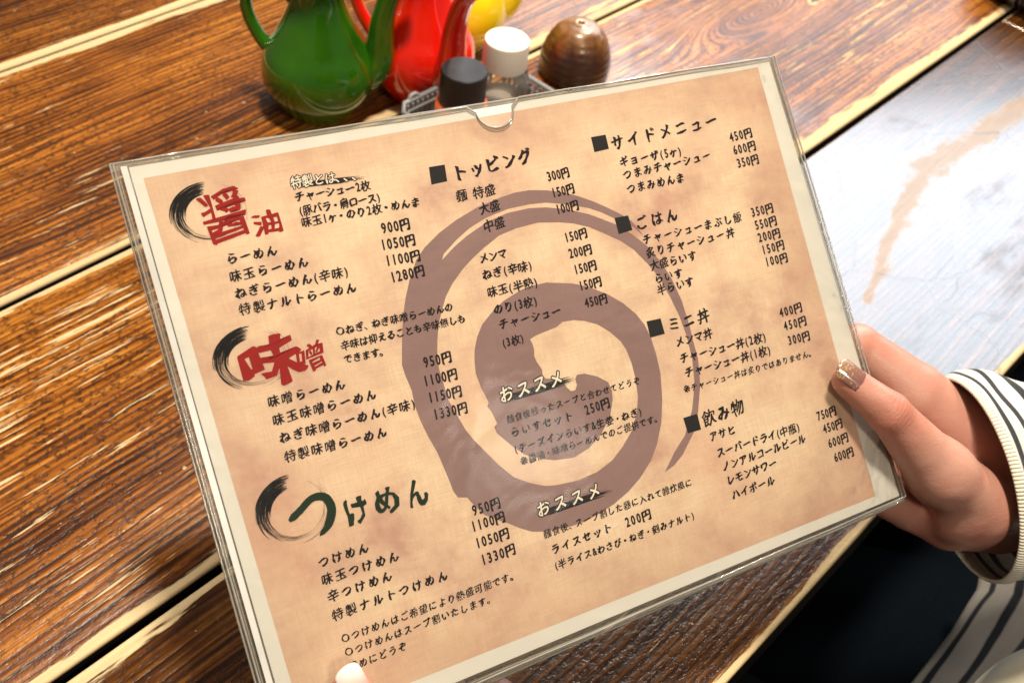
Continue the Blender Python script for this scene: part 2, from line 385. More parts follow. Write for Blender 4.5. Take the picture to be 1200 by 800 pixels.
def clear_plastic(name, tint=(1, 1, 1), milk=0.04, rough=0.06, facing=0.55, milk_col=(0.8, 0.78, 0.72), bumpy=0.0):
    """thin clear sheet: mostly transparent, a reflecting skin, a little milkiness"""
    g = G(name); g.n.remove(g.b)
    tr = g.n.new('ShaderNodeBsdfTransparent'); g.put(tr.inputs[0], tint)
    gl = g.n.new('ShaderNodeBsdfGlossy'); gl.inputs['Roughness'].default_value = rough
    df = g.n.new('ShaderNodeBsdfDiffuse'); g.put(df.inputs[0], milk_col)
    c = g.coord()
    fr = g.n.new('ShaderNodeFresnel'); fr.inputs[0].default_value = 1.5
    if bumpy:
        nb = g.bump(g.noise(c, 26, 3, 0.5, 0.4), 0.9, bumpy)
        g.link(nb, gl.inputs['Normal']); g.link(nb, fr.inputs['Normal'])
    m1 = g.n.new('ShaderNodeMixShader'); g.put(m1.inputs[0], g.math('MULTIPLY', g.math('MULTIPLY_ADD', g.noise(c, 35, 4), 0.8, 0.6), milk))
    g.link(tr.outputs[0], m1.inputs[1]); g.link(df.outputs[0], m1.inputs[2])
    m2 = g.n.new('ShaderNodeMixShader'); g.put(m2.inputs[0], g.math('MULTIPLY', fr.outputs[0], facing / 0.55))
    g.link(m1.outputs[0], m2.inputs[1]); g.link(gl.outputs[0], m2.inputs[2])
    g.link(m2.outputs[0], g.out.inputs[0])
    return g.m
bottle_glass = clear_plastic('shaker_clear', (0.93, 0.95, 0.95), 0.10, 0.03, 0.7)
spice_red = flat_mat('red_spice', (0.55, 0.10, 0.02), 0.85, 0.5, 900)
spice_pale = flat_mat('pale_pepper', (0.46, 0.40, 0.30), 0.9, 0.5, 900)
def knurl_cap(bm, r, z0, z1, ridges=0, dome=0.0012):
    seg = max(64, ridges * 4); rings = []
    for rr, z in ((r * 0.99, z0), (r, z0 + 0.001), (r, z1 - 0.0022), (r * 0.985, z1 - 0.0007), (r * 0.95, z1), (r * 0.55, z1 - 0.0003), (r * 0.08, z1 - 0.0006)):
        ring = []
        for i in range(seg):
            a = 2 * PI * i / seg; q = rr
            if ridges and rr >= r * 0.99: q = rr * (1 - (0.016 if i % 4 in (0, 1) else 0))
            ring.append(bm.verts.new((q * math.cos(a), q * math.sin(a), z)))
        rings.append(ring)
    for a, b in zip(rings, rings[1:]):
        for i in range(seg): bm.faces.new((a[i], a[(i + 1) % seg], b[(i + 1) % seg], b[i]))
    bm.faces.new(rings[-1]); bm.faces.new(rings[0][::-1])
def shaker(loc, label, capmat, fill, r, h, capr, caph, ridges, fillh):
    s = empty('spice_shaker', loc, label=label, cat='spice shaker', group='capped spice shakers in the basket')
    bm = bmesh.new(); lathe(bm, [(r * 0.9, 0), (r, 0.002), (r, h * 0.72), (r * 0.985, h * 0.80), (r * 0.90, h * 0.90), (capr * 0.93, h * 0.97), (capr * 0.90, h + 0.004)], 56)
    from_bm('glass_body', bm, bottle_glass, s)
    bm = bmesh.new(); lathe(bm, [(r * 0.85, 0.002), (r * 0.94, 0.0035), (r * 0.94, fillh), (r * 0.5, fillh + 0.001), (r * 0.05, fillh + 0.0015)], 40, close_top=True)
    from_bm('spice', bm, fill, s)
    bm = bmesh.new(); knurl_cap(bm, capr, h + 0.0005, h + caph, ridges)
    auto_smooth(from_bm('cap', bm, capmat, s), 30)
    return s
shaker((0.4975, 0.4530, 0.0035), 'black capped spice shaker with red powder behind the top of the menu', flat_mat('black_cap', (0.012, 0.012, 0.014), 0.38, 0.2), spice_red, 0.0200, 0.044, 0.0166, 0.0235, 48, 0.041)
shaker((0.5510, 0.4625, 0.0035), 'white capped clear spice shaker behind the black capped one', flat_mat('white_cap', (0.80, 0.76, 0.66), 0.35, 0.04), spice_pale, 0.0200, 0.045, 0.0168, 0.0225, 48, 0.018)

# beehive shaped holder in brown glaze
g = G('brown_glaze'); c = g.coord(); x, y, z = g.sep(c)
rings_ = g.math('MULTIPLY_ADD', g.math('SINE', g.math('MULTIPLY', g.math('MULTIPLY_ADD', g.noise(c, 30, 3), 0.006, z), 1120.0)), 0.5, 0.5)
drip = g.noise(g.mapping(c, scale=(120, 120, 16)), 1.0, 5, 0.6, 0.6)
hz = g.math('DIVIDE', z, 0.047)
cc = g.ramp(g.math('ADD', g.math('MULTIPLY', hz, 0.55), g.math('ADD', g.math('MULTIPLY', drip, 0.52), g.math('MULTIPLY', rings_, 0.05))),
            [(0.36, (0.014, 0.006, 0.004)), (0.60, (0.040, 0.012, 0.006)), (0.78, (0.16, 0.060, 0.008)), (0.99, (0.36, 0.22, 0.12))])
brown = g.set(color=cc, rough=0.38, coat=0.45, coat_rough=0.16, normal=g.bump(g.noise(c, 60, 4), 0.3, 0.001))
hv = empty('toothpick_holder', (0.6470, 0.4690, 0.0), label='brown glazed beehive shaped pot with a small hole on top', cat='pot')
prof = []
hp_ = catmull([(0.0245, 0.0, 0), (0.0278, 0.003, 0), (0.0290, 0.010, 0), (0.0285, 0.019, 0), (0.0262, 0.028, 0), (0.0225, 0.036, 0), (0.0180, 0.042, 0), (0.0130, 0.0455, 0), (0.0060, 0.0470, 0)], 8)
for k, q in enumerate(hp_):
    prof.append((q[0] + 0.00028 * math.cos(q[1] / 0.0056 * 2 * PI) * (1 - (k / len(hp_)) ** 3), q[1]))
prof += [(0.0052, prof[-1][1] + 0.0004), (0.0030, prof[-1][1] + 0.0004), (0.0022, prof[-1][1] - 0.0008), (0.0020, prof[-1][1] - 0.010)]
bm = bmesh.new(); lathe(bm, prof, 72, close_top=True)
from_bm('pot_body', bm, brown, hv)
bm = bmesh.new(); lathe(bm, [(0.0032, prof[-4][1] + 0.0002), (0.0044, prof[-4][1] + 0.0012), (0.0050, prof[-4][1] + 0.0002)], 32, close_bottom=False)
from_bm('hole_rim', bm, flat_mat('rim_glaze', (0.55, 0.42, 0.30), 0.2), hv)

# dark dish at the far right end
ds = empty('dark_dish', (1.128, 0.2780, 0.0), label='dark glossy dish at the right hand end of the table, cut by the picture edge', cat='dish')
dm = flat_mat('dark_lacquer', (0.012, 0.014, 0.030), 0.12, 0.2, 30, coat=1.0)
bm = bmesh.new(); lathe(bm, [(0.030, 0), (0.032, 0.002), (0.045, 0.006), (0.053, 0.015), (0.0555, 0.024), (0.0548, 0.0250), (0.0535, 0.0235), (0.050, 0.014), (0.042, 0.008), (0.002, 0.0065)], 64, close_top=True)
from_bm('bowl', bm, dm, ds)
bm = bmesh.new(); lathe(bm, [(0.0556, 0.0235), (0.0562, 0.0243), (0.0552, 0.0252), (0.0541, 0.0245)], 64, close_bottom=False)
from_bm('rim', bm, flat_mat('bright_rim', (0.5, 0.5, 0.5), 0.15, 0.1, metal=1.0), ds)

# ------------------------------------------------------------------ the menu, in its own axes: x along the text, y up the page, z to the reader
LINES = [('チャーシュー2枚', 52.61, -17.97, 83.65, -19.49, 4.1), ('(豚バラ・肩ロース)', 52.74, -23.61, 86.27, -24.93, 4.09), ('味玉1ヶ・のり2枚・めんま', 52.33, -28.12, 102.11, -29.99, 4.09), ('900円', 82.91, -37.2, 95.49, -37.82, 4.7), ('1050円', 80.89, -43.58, 95.98, -44.49, 4.68), ('1100円', 81.01, -50.09, 96.3, -51.13, 4.68), ('1280円', 81.22, -56.97, 96.18, -57.32, 4.68), ('らーめん', 20.68, -35.47, 40.79, -36.4, 4.44), ('味玉らーめん', 19.95, -42.25, 51.5, -43.26, 4.43), ('ねぎらーめん(辛味)', 20.26, -48.77, 65.57, -50.49, 4.43), ('特製ナルトらーめん', 20.15, -55.04, 67.19, -57.27, 4.42), ('○ねぎ、ねぎ味噌らーめんの', 53.89, -72.21, 103.92, -74.37, 3.74), ('辛味は抑えることも辛味無しも', 54.35, -77.99, 107.79, -80.2, 3.74), ('できます。', 54.03, -83.4, 71.61, -84.47, 3.73), ('950円', 84.99, -92.97, 97.46, -93.66, 4.67), ('1100円', 82.88, -100.17, 97.98, -100.96, 4.66), ('1150円', 82.92, -107.07, 97.97, -108.12, 4.65), ('1330円', 83.12, -114.03, 98.42, -115.06, 4.65), ('味噌らーめん', 21.11, -91.18, 52.51, -92.42, 4.41), ('味玉味噌らーめん', 20.94, -98.3, 63.43, -99.63, 4.4), ('ねぎ味噌らーめん(辛味)', 21.59, -105.5, 77.58, -107.49, 4.4), ('特製味噌らーめん', 21.53, -112.83, 63.51, -114.93, 4.4), ('つけめん', 22.96, -154.9, 44.14, -155.4, 4.37), ('味玉つけめん', 22.31, -161.4, 54.78, -162.5, 4.37), ('辛つけめん', 22.89, -168.34, 50.06, -168.82, 4.37), ('特製ナルトつけめん', 22.52, -175.63, 71.78, -176.12, 4.36), ('950円', 88.11, -155.57, 101.18, -156.05, 4.65), ('1100円', 85.93, -161.63, 101.56, -161.97, 4.63), ('1050円', 85.79, -168.55, 101.43, -168.98, 4.62), ('1330円', 86.18, -175.65, 102.11, -175.92, 4.62), ('○つけめんはご希望により熱盛可能です。', 23.73, -185.2, 99.4, -186.21, 3.58), ('○つけめんはスープ割いたします。', 23.58, -190.56, 87.21, -191.59, 3.57), ('締めにどうぞ', 23.65, -196.34, 47.98, -196.44, 3.57), ('麺 特盛', 117.87, -31.1, 136, -31.91, 4.87), ('300円', 160.74, -31.51, 171.96, -31.47, 4.5), ('大盛', 126.27, -38.48, 136.03, -38.52, 4.89), ('150円', 160.86, -38.66, 172.3, -38.73, 4.5), ('中盛', 126.04, -45.9, 136.23, -45.92, 4.89), ('100円', 160.74, -45.96, 172.18, -46.1, 4.49), ('メンマ', 120.37, -58.28, 133.45, -58.53, 4.5), ('150円', 161.14, -58.45, 172.65, -58.54, 4.49), ('ねぎ(辛味)', 119.74, -65.03, 143.16, -66.12, 4.5), ('200円', 161.12, -65.41, 172.78, -65.79, 4.48), ('味玉(半熟)', 119.87, -72.52, 143.61, -73.47, 4.49), ('150円', 161.45, -72.64, 172.97, -72.87, 4.48), ('のり(3枚)', 120.61, -79.98, 141.11, -81.02, 4.49), ('150円', 161.78, -79.89, 173.31, -80.19, 4.47), ('チャーシュー', 121.05, -86.47, 150.71, -87.69, 4.49), ('450円', 162.2, -87.54, 173.74, -87.92, 4.47), ('(3枚)', 120.3, -94.3, 130.59, -94.43, 4.14), ('ギョーザ(5ヶ)', 197.05, -32.16, 230.44, -33.06, 4.65), ('つまみチャーシュー', 196.97, -38.14, 245.35, -37.89, 4.64), ('つまみめんま', 197.04, -44.34, 228.52, -45, 4.64), ('450円', 257.46, -32.08, 270.94, -31.89, 4.68), ('600円', 257.69, -38.21, 271.11, -38.28, 4.68), ('350円', 257.85, -44.54, 270.81, -44.59, 4.67), ('チャーシューまぶし飯', 198.06, -67.63, 253.24, -68.57, 4.62), ('350円', 258.37, -68.04, 271.66, -68.19, 4.66), ('炙りチャーシュー丼', 197.98, -73.63, 247.12, -74.54, 4.62), ('550円', 258.6, -74.21, 271.66, -74.37, 4.65), ('大盛らいす', 198.37, -79.56, 223.89, -80.14, 4.61), ('200円', 258.42, -80.08, 271.96, -80.41, 4.65), ('らいす', 198.93, -85.72, 214.26, -86.02, 4.61), ('150円', 258.71, -86.07, 272.32, -86.27, 4.64), ('半らいす', 198.71, -90.73, 218.75, -91.04, 4.61), ('100円', 258.83, -91.81, 272.38, -92.27, 4.65), ('メンマ丼', 200.83, -115.08, 221.03, -115.61, 4.78), ('400円', 259.11, -116.23, 273.04, -116.63, 4.63), ('チャーシュー丼(2枚)', 200.77, -122.51, 248.8, -124.63, 4.77), ('450円', 259.51, -122.69, 273.46, -123.16, 4.62), ('チャーシュー丼(1枚)', 201.43, -129.15, 249.42, -131.1, 4.77), ('300円', 259.72, -129.72, 273.14, -130.33, 4.62), ('※チャーシュー丼は炙りではありません。', 198.55, -135.99, 272.44, -138.66, 3.48), ('アサヒ', 204.95, -159.66, 219.74, -160.29, 4.58), ('スーパードライ(中瓶)', 206.4, -167.6, 254, -169.19, 4.58), ('ノンアルコールビール', 207.33, -174.22, 255.64, -175.02, 4.58), ('レモンサワー', 207.78, -180.9, 236.52, -180.85, 4.58), ('ハイボール', 208.39, -187.83, 232.91, -188.03, 4.58), ('750円', 264.82, -167.62, 276.57, -167.7, 4.61), ('450円', 266.23, -174.25, 278.26, -174.46, 4.61), ('600円', 266.93, -181.51, 279.52, -181.75, 4.61), ('600円', 268.16, -188.74, 280.3, -188.9, 4.61), ('麺食後残ったスープと合わせてどうぞ', 113.1, -124.91, 178.81, -126.02, 3.41), ('らいすセット', 113, -130.53, 143.36, -131.52, 4.25), ('250円', 148.73, -131.2, 161.62, -131.13, 4.57), ('(チーズインらいす&生姜・ねぎ)', 112.91, -137.42, 175.57, -139.14, 3.92), ('※醤油・味噌らーめんでのご提供です。', 114.02, -143.05, 183.36, -144.3, 3.57), ('麺食後、スープ割した器に入れて雑炊風に', 115.48, -174.8, 190.72, -175.7, 3.56), ('ライスセット', 116.55, -181.96, 147.17, -181.71, 4.23), ('200円', 153.27, -182.23, 166.86, -182.33, 4.55), ('(半ライス&わさび・ねぎ・刻みナルト)', 116.57, -188.58, 187.34, -189.84, 3.73)]
HEADS = [('トッピング', 118.61, -22.04, 157.03, -21.06, 7.29), ('サイドメニュー', 194.88, -23.45, 254.57, -22.85, 7.05), ('ごはん', 196.37, -60.08, 220.4, -60.16, 6.65), ('ミニ丼', 198.83, -106.94, 222.47, -107.43, 6.62), ('飲み物', 203.56, -151.56, 227.55, -151.15, 7.33)]
OUTS = [('おススメ', 112.26, -114.49, 143.86, -114.85, 7.16), ('おススメ', 114.63, -164.26, 147.04, -164.9, 6.78), ('特製とは、、、', 52.53, -12.18, 80.72, -14.53, 4.92)]
SQUARES = [((109.82, -17.25), (116.84, -17.54), (115.97, -24.4), (108.87, -24.41)), ((186.84, -18.89), (194.24, -19.1), (194.05, -25.42), (186.54, -25.53)), ((187.62, -55.3), (194.63, -55.64), (194.8, -62.25), (187.56, -62.59)), ((189.58, -102.44), (196.9, -102.94), (196.95, -109.97), (189.31, -109.73)), ((194.78, -147.82), (202.35, -148.06), (202.14, -155.28), (195.05, -154.94))]
BIG = [('醤', 24.7, -19.16, 16.74, 18.72, 'r'), ('油', 39.67, -25.38, 10.5, 8.86, 'r'), ('味', 27.09, -76.32, 22.58, 18.62, 'r'), ('噌', 41.92, -78.95, 10.58, 10.4, 'r'), ('つ', 26.48, -135.88, 20.1, 20.3, 'g'), ('け', 43.25, -140.7, 8.7, 10.32, 'g'), ('め', 55.55, -140.57, 9.24, 9.8, 'g'), ('ん', 68.2, -141.51, 8.78, 10.56, 'g')]
RINGS = [(19.93, -17.64, 27.8, 23.0), (20.8, -73.96, 28.56, 23.44), (20.17, -133.14, 28, 25.68)]
SWIRL = [(178.68, -167.64), (184.11, -166.23), (189.68, -163.08), (197.79, -155.75), (203.01, -147.46), (207.85, -136.03), (210.26, -124.86), (210.21, -116.95), (210.39, -109.11), (209.92, -98.17), (207.88, -87.85), (204.84, -79.3), (199.7, -70.33), (193.87, -63.79), (186.84, -57.82), (181.33, -54.33), (175.82, -51.05), (166.36, -46.96), (156.73, -43.98), (148.82, -42.69), (138.65, -42.57), (129.18, -44.03), (118.19, -47.81), (111.41, -50.99), (104.65, -55.01), (106.05, -52.83), (113.12, -48.49), (119.96, -45.12), (128.65, -42.45), (139.12, -41.01), (149.3, -41.12), (157.32, -42.05), (167.01, -44.83), (176.59, -48.55), (182.17, -51.64), (187.57, -55.48), (192.11, -58.0), (195.61, -61.08), (199.47, -66.0), (197.91, -62.36), (195.57, -58.36), (191.25, -54.34), (184.95, -49.74), (179.52, -46.11), (173.07, -42.49), (166.53, -39.45), (158.87, -36.94), (151.05, -35.34), (143.78, -34.97), (136.67, -35.72), (126.2, -37.37), (115.47, -40.53), (106.73, -44.02), (98.77, -48.49), (93.78, -52.68), (88.98, -59.52), (85.08, -66.52), (81.9, -73.65), (78.94, -82.55), (76.33, -91.51), (76.52, -95.94), (77.42, -102.34), (76.96, -108.36), (77.52, -114.69), (79.04, -122.19), (80.81, -128.91), (81.73, -135.39), (82.65, -141.88), (82.9, -145.51), (84.15, -148.58), (87.91, -149.79), (88.9, -151.9), (90.99, -155.62), (93.12, -158.83), (99.08, -163.31), (101.8, -165.12), (105.94, -168.5), (110.93, -171.81), (115.33, -173.28), (122.25, -174.68), (129.03, -175.47), (136.1, -175.59), (143.19, -174.56), (150.97, -172.95), (158.79, -170.17), (166.12, -166.39), (173.38, -160.98), (178.66, -154.88), (183.51, -146.66), (187.02, -137.02), (189.57, -126.09), (190.03, -117.48), (189.58, -109.61), (188.15, -103.43), (185.4, -97.91), (180.62, -91.91), (174.59, -86.6), (166.51, -81.21), (158.99, -77.9), (147.37, -74.74), (140.21, -74.51), (134.94, -75.08), (126.14, -77.52), (119.05, -81.23), (114.12, -84.52), (110.44, -89.0), (107.86, -93.74), (106.61, -97.91), (105.66, -103.06), (106.27, -109.55), (107.75, -115.75), (106.71, -117.26), (107.87, -119.94), (108.87, -125.13), (107.21, -126.09), (107.73, -128.96), (112.59, -135.86), (117.08, -140.88), (123.98, -144.83), (129.45, -147.07), (138.3, -148.68), (146.2, -146.97), (153.92, -142.7), (160.03, -136.93), (163.39, -130.3), (164.08, -126.69), (163.37, -122.7), (159.1, -119.05), (153.57, -116.21), (149.89, -115.76), (148.58, -117.28), (148.62, -119.91), (147.2, -121.76), (145.16, -121.57), (143.84, -119.7), (142.74, -117.16), (139.33, -114.72), (135.57, -113.49), (134.41, -111.88), (134.81, -109.21), (133.42, -105.69), (133.01, -103.0), (133.74, -100.6), (133.76, -97.84), (133.14, -95.83), (136.26, -94.98), (139.24, -94.64), (146.7, -93.96), (149.86, -92.53), (155.16, -93.12), (160.18, -94.78), (165.72, -97.7), (170.76, -102.42), (174.61, -107.62), (176.15, -111.86), (176.94, -117.82), (176.76, -125.46), (175.57, -132.8), (172.74, -139.67), (168.12, -145.97), (162.2, -150.87), (155.46, -155.08), (147.17, -157.6), (137.44, -158.29), (127.4, -157.15), (122.62, -156.01), (116.45, -152.95), (109.84, -148.3), (104.9, -141.68), (101, -135.06), (97.13, -128.5), (94.81, -123.32), (92.99, -116.53), (91.17, -109.77), (91.12, -103.52), (90.89, -97.23), (91.88, -91.28), (93.34, -86.32), (95.81, -79.84), (98.52, -75.17), (102.01, -69.78), (106.18, -65.42), (112.44, -60.6), (117.2, -57.73), (124.15, -54.23), (132.12, -50.89), (140.58, -49.63), (150.9, -49.46), (160.76, -51.41), (167.56, -53.45), (174.17, -56.4), (181.38, -61.23), (187.7, -65.7), (192.82, -70.71), (197.41, -77.58), (201.76, -85.42), (204.49, -94.87), (206.6, -104.22), (207.48, -113.09), (207.24, -124.05), (205.05, -135.26), (200.31, -145.7), (193.29, -155.39), (185.8, -160.92)]
RIGHT_HAND = [(352.22, -239.43, -4.0, 17, 322.77, -212.12, 5.0, 15, 0), (322.77, -212.12, 5.0, 15, 294.6, -174.94, 14.0, 9.8, 7), (294.6, -174.94, 14.0, 9.8, 280.95, -155.17, 8.5, 7.6, 2.5), (356.72, -240.52, -14.0, 21, 405.76, -254.47, -22.0, 25, 8), (344.77, -228.57, -16.0, 17, 382.3, -235.19, -24.0, 19, 8), (340.23, -176.61, -16.0, 15.5, 380.16, -224.98, -16.0, 22, 5), (340.23, -176.61, -16.0, 15.5, 317.7, -145.45, -22.0, 11, 1.5), (317.7, -145.45, -22.0, 11, 283.79, -142.53, -17.0, 8.6, 1.5), (283.79, -142.53, -17.0, 8.6, 254.65, -144.34, -11.0, 7.5, 1.5), (352.03, -211.91, -34.0, 13, 386.76, -241.56, -30.0, 18, 6), (352.03, -211.91, -34.0, 13, 316.16, -187.25, -36.0, 10.5, 2), (316.16, -187.25, -36.0, 10.5, 269.95, -173.93, -13.0, 8.5, 1.5), (343.92, -228.08, -34.0, 13, 381.71, -249.37, -28.0, 18, 6), (343.92, -228.08, -34.0, 13, 308.72, -212.33, -34.0, 10.5, 2), (308.72, -212.33, -34.0, 10.5, 265.91, -193.96, -13.0, 8.5, 1.5), (345.93, -246.61, -22.0, 14.5, 379.88, -257.19, -26.0, 18, 7), (345.93, -246.61, -22.0, 14.5, 327.16, -232.46, -26.0, 12.5, 3), (327.16, -232.46, -26.0, 12.5, 296.87, -215.88, -15.0, 8.5, 1.5), (338.7, -238.81, -8.0, 15, 361.97, -243.14, -14.0, 18, 7)]
LEFT_HAND = [(21.12, -202.1, 8.0, 7.6, 25.39, -222.23, 13.0, 9.6, 0), (25.39, -222.23, 13.0, 9.6, 36.44, -261.93, 2.0, 14, 2.5), (36.44, -261.93, 2.0, 14, 46.02, -300.24, -14.0, 20, 6), (65.97, -286.91, -34.0, 11, 70.65, -242.57, -28.0, 8.6, 2), (70.65, -242.57, -28.0, 8.6, 63.26, -225.11, -13.0, 7.5, 1.5), (84.21, -295.1, -34.0, 11, 89.83, -253.47, -28.0, 8.8, 2), (89.83, -253.47, -28.0, 8.8, 82.89, -234.04, -13.0, 7.5, 1.5), (65.97, -286.91, -34.0, 12, 54.41, -311.8, -24.0, 20, 6), (84.21, -295.1, -34.0, 12, 61.38, -315.13, -24.0, 20, 6), (54.33, -306.5, -20.0, 22, 59.25, -358.06, -30.0, 24, 8)]
SLEEVE = [(354.86, -227.55, -12.0, -0.09, 54.58, 4.0, -4.07, -1.88, 34.0), (363.17, -229.75, -13.0, -1.49, 56.28, 4.0, -6.36, -1.13, 36.0), (380.01, -234.23, -16.0, -0.54, 57.54, 2.0, -9.82, 0.35, 38.0), (406.76, -245.16, -20.0, 0.61, 59.77, 0.0, -18.32, 3.72, 42.0), (440.1, -260.76, -24.0, 0.56, 61.56, 0.0, -27.43, 7.09, 46.0), (483.35, -282.49, -30.0, 2.17, 64.51, 0.0, -36.49, 10.78, 50.0), (548.11, -314.84, -40.0, 2.97, 70.16, 0.0, -45.45, 14.82, 54.0)]
DRAPE = [((543.5, -358.42, -215.0), (554.32, -363.25, -206.0), (573.0, -371.64, -201.0), (598.06, -382.92, -198.0), (630.06, -397.35, -197.0), (693.08, -425.77, -199.0), (780.49, -465.25, -209.0)), ((531.55, -374.19, -215.0), (542.33, -378.9, -206.0), (560.83, -387.3, -201.0), (585.62, -398.65, -198.0), (617.26, -413.23, -197.0), (679.51, -442.02, -199.0), (765.77, -482.13, -209.0)), ((519.71, -379.87, -215.0), (530.43, -384.5, -206.0), (548.76, -392.86, -201.0), (573.27, -404.19, -198.0), (604.54, -418.76, -197.0), (666.01, -447.56, -199.0), (751.11, -487.74, -209.0)), ((497.35, -393.34, -215.0), (507.97, -397.82, -206.0), (525.97, -406.11, -201.0), (549.98, -417.41, -198.0), (580.55, -432.01, -197.0), (640.56, -460.92, -199.0), (723.5, -501.38, -209.0)), ((474.14, -405.38, -215.0), (484.67, -409.7, -206.0), (502.33, -417.91, -201.0), (525.82, -429.17, -198.0), (555.68, -443.75, -197.0), (614.2, -472.71, -199.0), (694.91, -513.34, -209.0)), ((451.85, -416.03, -215.0), (462.28, -420.2, -206.0), (479.62, -428.32, -201.0), (502.62, -439.53, -198.0), (531.8, -454.09, -197.0), (588.9, -483.04, -199.0), (667.5, -523.77, -209.0)), ((421.9, -435.81, -215.0), (432.22, -439.75, -206.0), (449.15, -447.77, -201.0), (471.51, -458.95, -198.0), (499.79, -473.54, -197.0), (555.03, -502.67, -199.0), (630.85, -543.82, -209.0)), ((398.36, -457.4, -215.0), (408.61, -461.13, -206.0), (425.22, -469.09, -201.0), (447.09, -480.29, -198.0), (474.69, -494.99, -197.0), (528.5, -524.44, -199.0), (602.18, -566.22, -209.0))]
FOLD = [(383.24, -390.59, -95.0, 10.0), (407.52, -376.69, -84.0, 13.0), (430.68, -373.56, -76.0, 16.0), (470.39, -385.6, -72.0, 20.0)]
MENU_ORIGIN = (0.16153, 0.300126, 0.234815)
FLESH = [(290.55, -166.99, 20.0, 5.5, 0.9), (328.76, -177.98, -12.0, 7, 1.2), (323.53, -215.53, 14.0, 14, 1.6), (306.46, -203.95, 10.0, 9, 0.8), (320.22, -232.75, -8.0, 5, -0.6), (327.16, -240.48, -10.0, 5, -0.6), (315.19, -222.33, -8.0, 5, -0.5)]


MO = Vector(MENU_ORIGIN)
MM = Matrix(((0.94594510, 0.25745766, -0.19723949, MO.x), (-0.32371347, 0.71210882, -0.62298525, MO.y), (-0.01993635, 0.65315893, 0.75695836, MO.z), (0, 0, 0, 1)))
menu = empty('menu', label='laminated ramen menu in a clear sleeve with Japanese text and a large brown swirl', cat='menu')
menu.matrix_world = MM
S = 0.001

def weave(g, c, amt=0.5):
    x, y, z = g.sep(c)
    a = g.noise(g.comb(g.math('MULTIPLY', x, 90.0), g.math('MULTIPLY', y, 1500.0), 0.0), 1.0, 2)
    b = g.noise(g.comb(g.math('MULTIPLY', x, 1500.0), g.math('MULTIPLY', y, 90.0), 3.0), 1.0, 2)
    return g.math('MULTIPLY_ADD', g.math('ADD', a, b), 0.5, 0.0)
def printed_paper(name):
    g = G(name); c = g.coord()
    n1 = g.noise(g.mapping(c, scale=(1, 1.3, 1)), 16, 5, 0.6); n2 = g.noise(g.mapping(c, loc=(3, 1, 0)), 42, 5, 0.65); w = weave(g, c)
    col = g.ramp(g.math('ADD', g.math('MULTIPLY', n1, 0.55), g.math('MULTIPLY', n2, 0.45)), [(0.36, (0.50, 0.295, 0.235)), (0.45, (0.65, 0.45, 0.335)), (0.53, (0.745, 0.555, 0.395)), (0.64, (0.80, 0.64, 0.47))])
    col = g.mix(g.math('MULTIPLY', g.step(w, 0.35, 0.65), 0.30), col, (0.50, 0.32, 0.21))
    rose = g.step(g.noise(g.mapping(c, loc=(7, 5, 0)), 11, 3, 0.5), 0.46, 0.72)
    col = g.mix(g.math('MULTIPLY', rose, 0.30), col, (0.60, 0.30, 0.22))
    x, y, z = g.sep(c)
    ex = g.math('MINIMUM', g.math('ADD', x, 0.0), g.math('SUBTRACT', 0.285, x)); ey = g.math('MINIMUM', g.math('MULTIPLY', y, -1.0), g.math('ADD', y, 0.2115))
    e = g.math('ADD', g.math('MINIMUM', ex, ey), g.math('MULTIPLY', g.noise(c, 30, 4), 0.030))
    col = g.mix(g.math('MULTIPLY', g.step(e, 0.050, 0.008), 0.45), col, (0.47, 0.27, 0.195))
    return g.set(color=col, rough=0.6, spec=0.15)
white_paper = flat_mat('white_paper', (0.66, 0.635, 0.59), 0.6, 0.03, 20)
def swirl_mat():
    g = G('swirl_print'); c = g.coord(); n = g.noise(c, 22, 5, 0.6); w = weave(g, c)
    col = g.mix(n, (0.225, 0.140, 0.142), (0.300, 0.190, 0.185))
    col = g.mix(g.math('MULTIPLY', g.step(w, 0.35, 0.65), 0.18), col, (0.20, 0.11, 0.09))
    return g.set(color=col, rough=0.6, spec=0.12)
ink = flat_mat('black_ink', (0.016, 0.010, 0.014), 0.7, 0.25, 200, spec=0.08)
ink_grey = flat_mat('charcoal_ink', (0.018, 0.017, 0.019), 0.7, 0.2, 200, spec=0.08)
ink_red = flat_mat('red_ink', (0.29, 0.014, 0.014), 0.7, 0.15, 200, spec=0.08)
ink_green = flat_mat('dark_green_ink', (0.014, 0.030, 0.018), 0.7, 0.2, 200, spec=0.08)
ink_white = flat_mat('white_print', (0.76, 0.68, 0.56), 0.5, 0.05, 200)

def poly_sheet(name, pts, z, thick, mat, parent, smooth=False):
    """flat sheet with real thickness from an outline in mm"""
    tri = tessellate_polygon([[Vector((a, b, 0)) for a, b in pts]])
    n = len(pts); v = [(a * S, b * S, (z + thick) * S) for a, b in pts] + [(a * S, b * S, z * S) for a, b in pts]
    f = [tuple(t) for t in tri] + [tuple(i + n for i in reversed(t)) for t in tri] + [(i, (i + 1) % n, (i + 1) % n + n, i + n) for i in range(n)]
    me = bpy.data.meshes.new(name); me.from_pydata(v, [], f); me.validate(); me.update()
    bm = bmesh.new(); bm.from_mesh(me); bmesh.ops.recalc_face_normals(bm, faces=bm.faces); bm.to_mesh(me); bm.free()
    return link_mesh(name, me, mat, parent)
def flat_poly(name, pts, z, mat, parent):
    tri = tessellate_polygon([[Vector((a, b, 0)) for a, b in pts]])
    f = []
    for t in tri:
        a, b, c = [pts[i] for i in t]
        f.append(tuple(t) if (b[0] - a[0]) * (c[1] - a[1]) - (b[1] - a[1]) * (c[0] - a[0]) > 0 else tuple(reversed(t)))
    me = bpy.data.meshes.new(name); me.from_pydata([(a * S, b * S, z * S) for a, b in pts], [], f); me.update()
    return link_mesh(name, me, mat, parent)

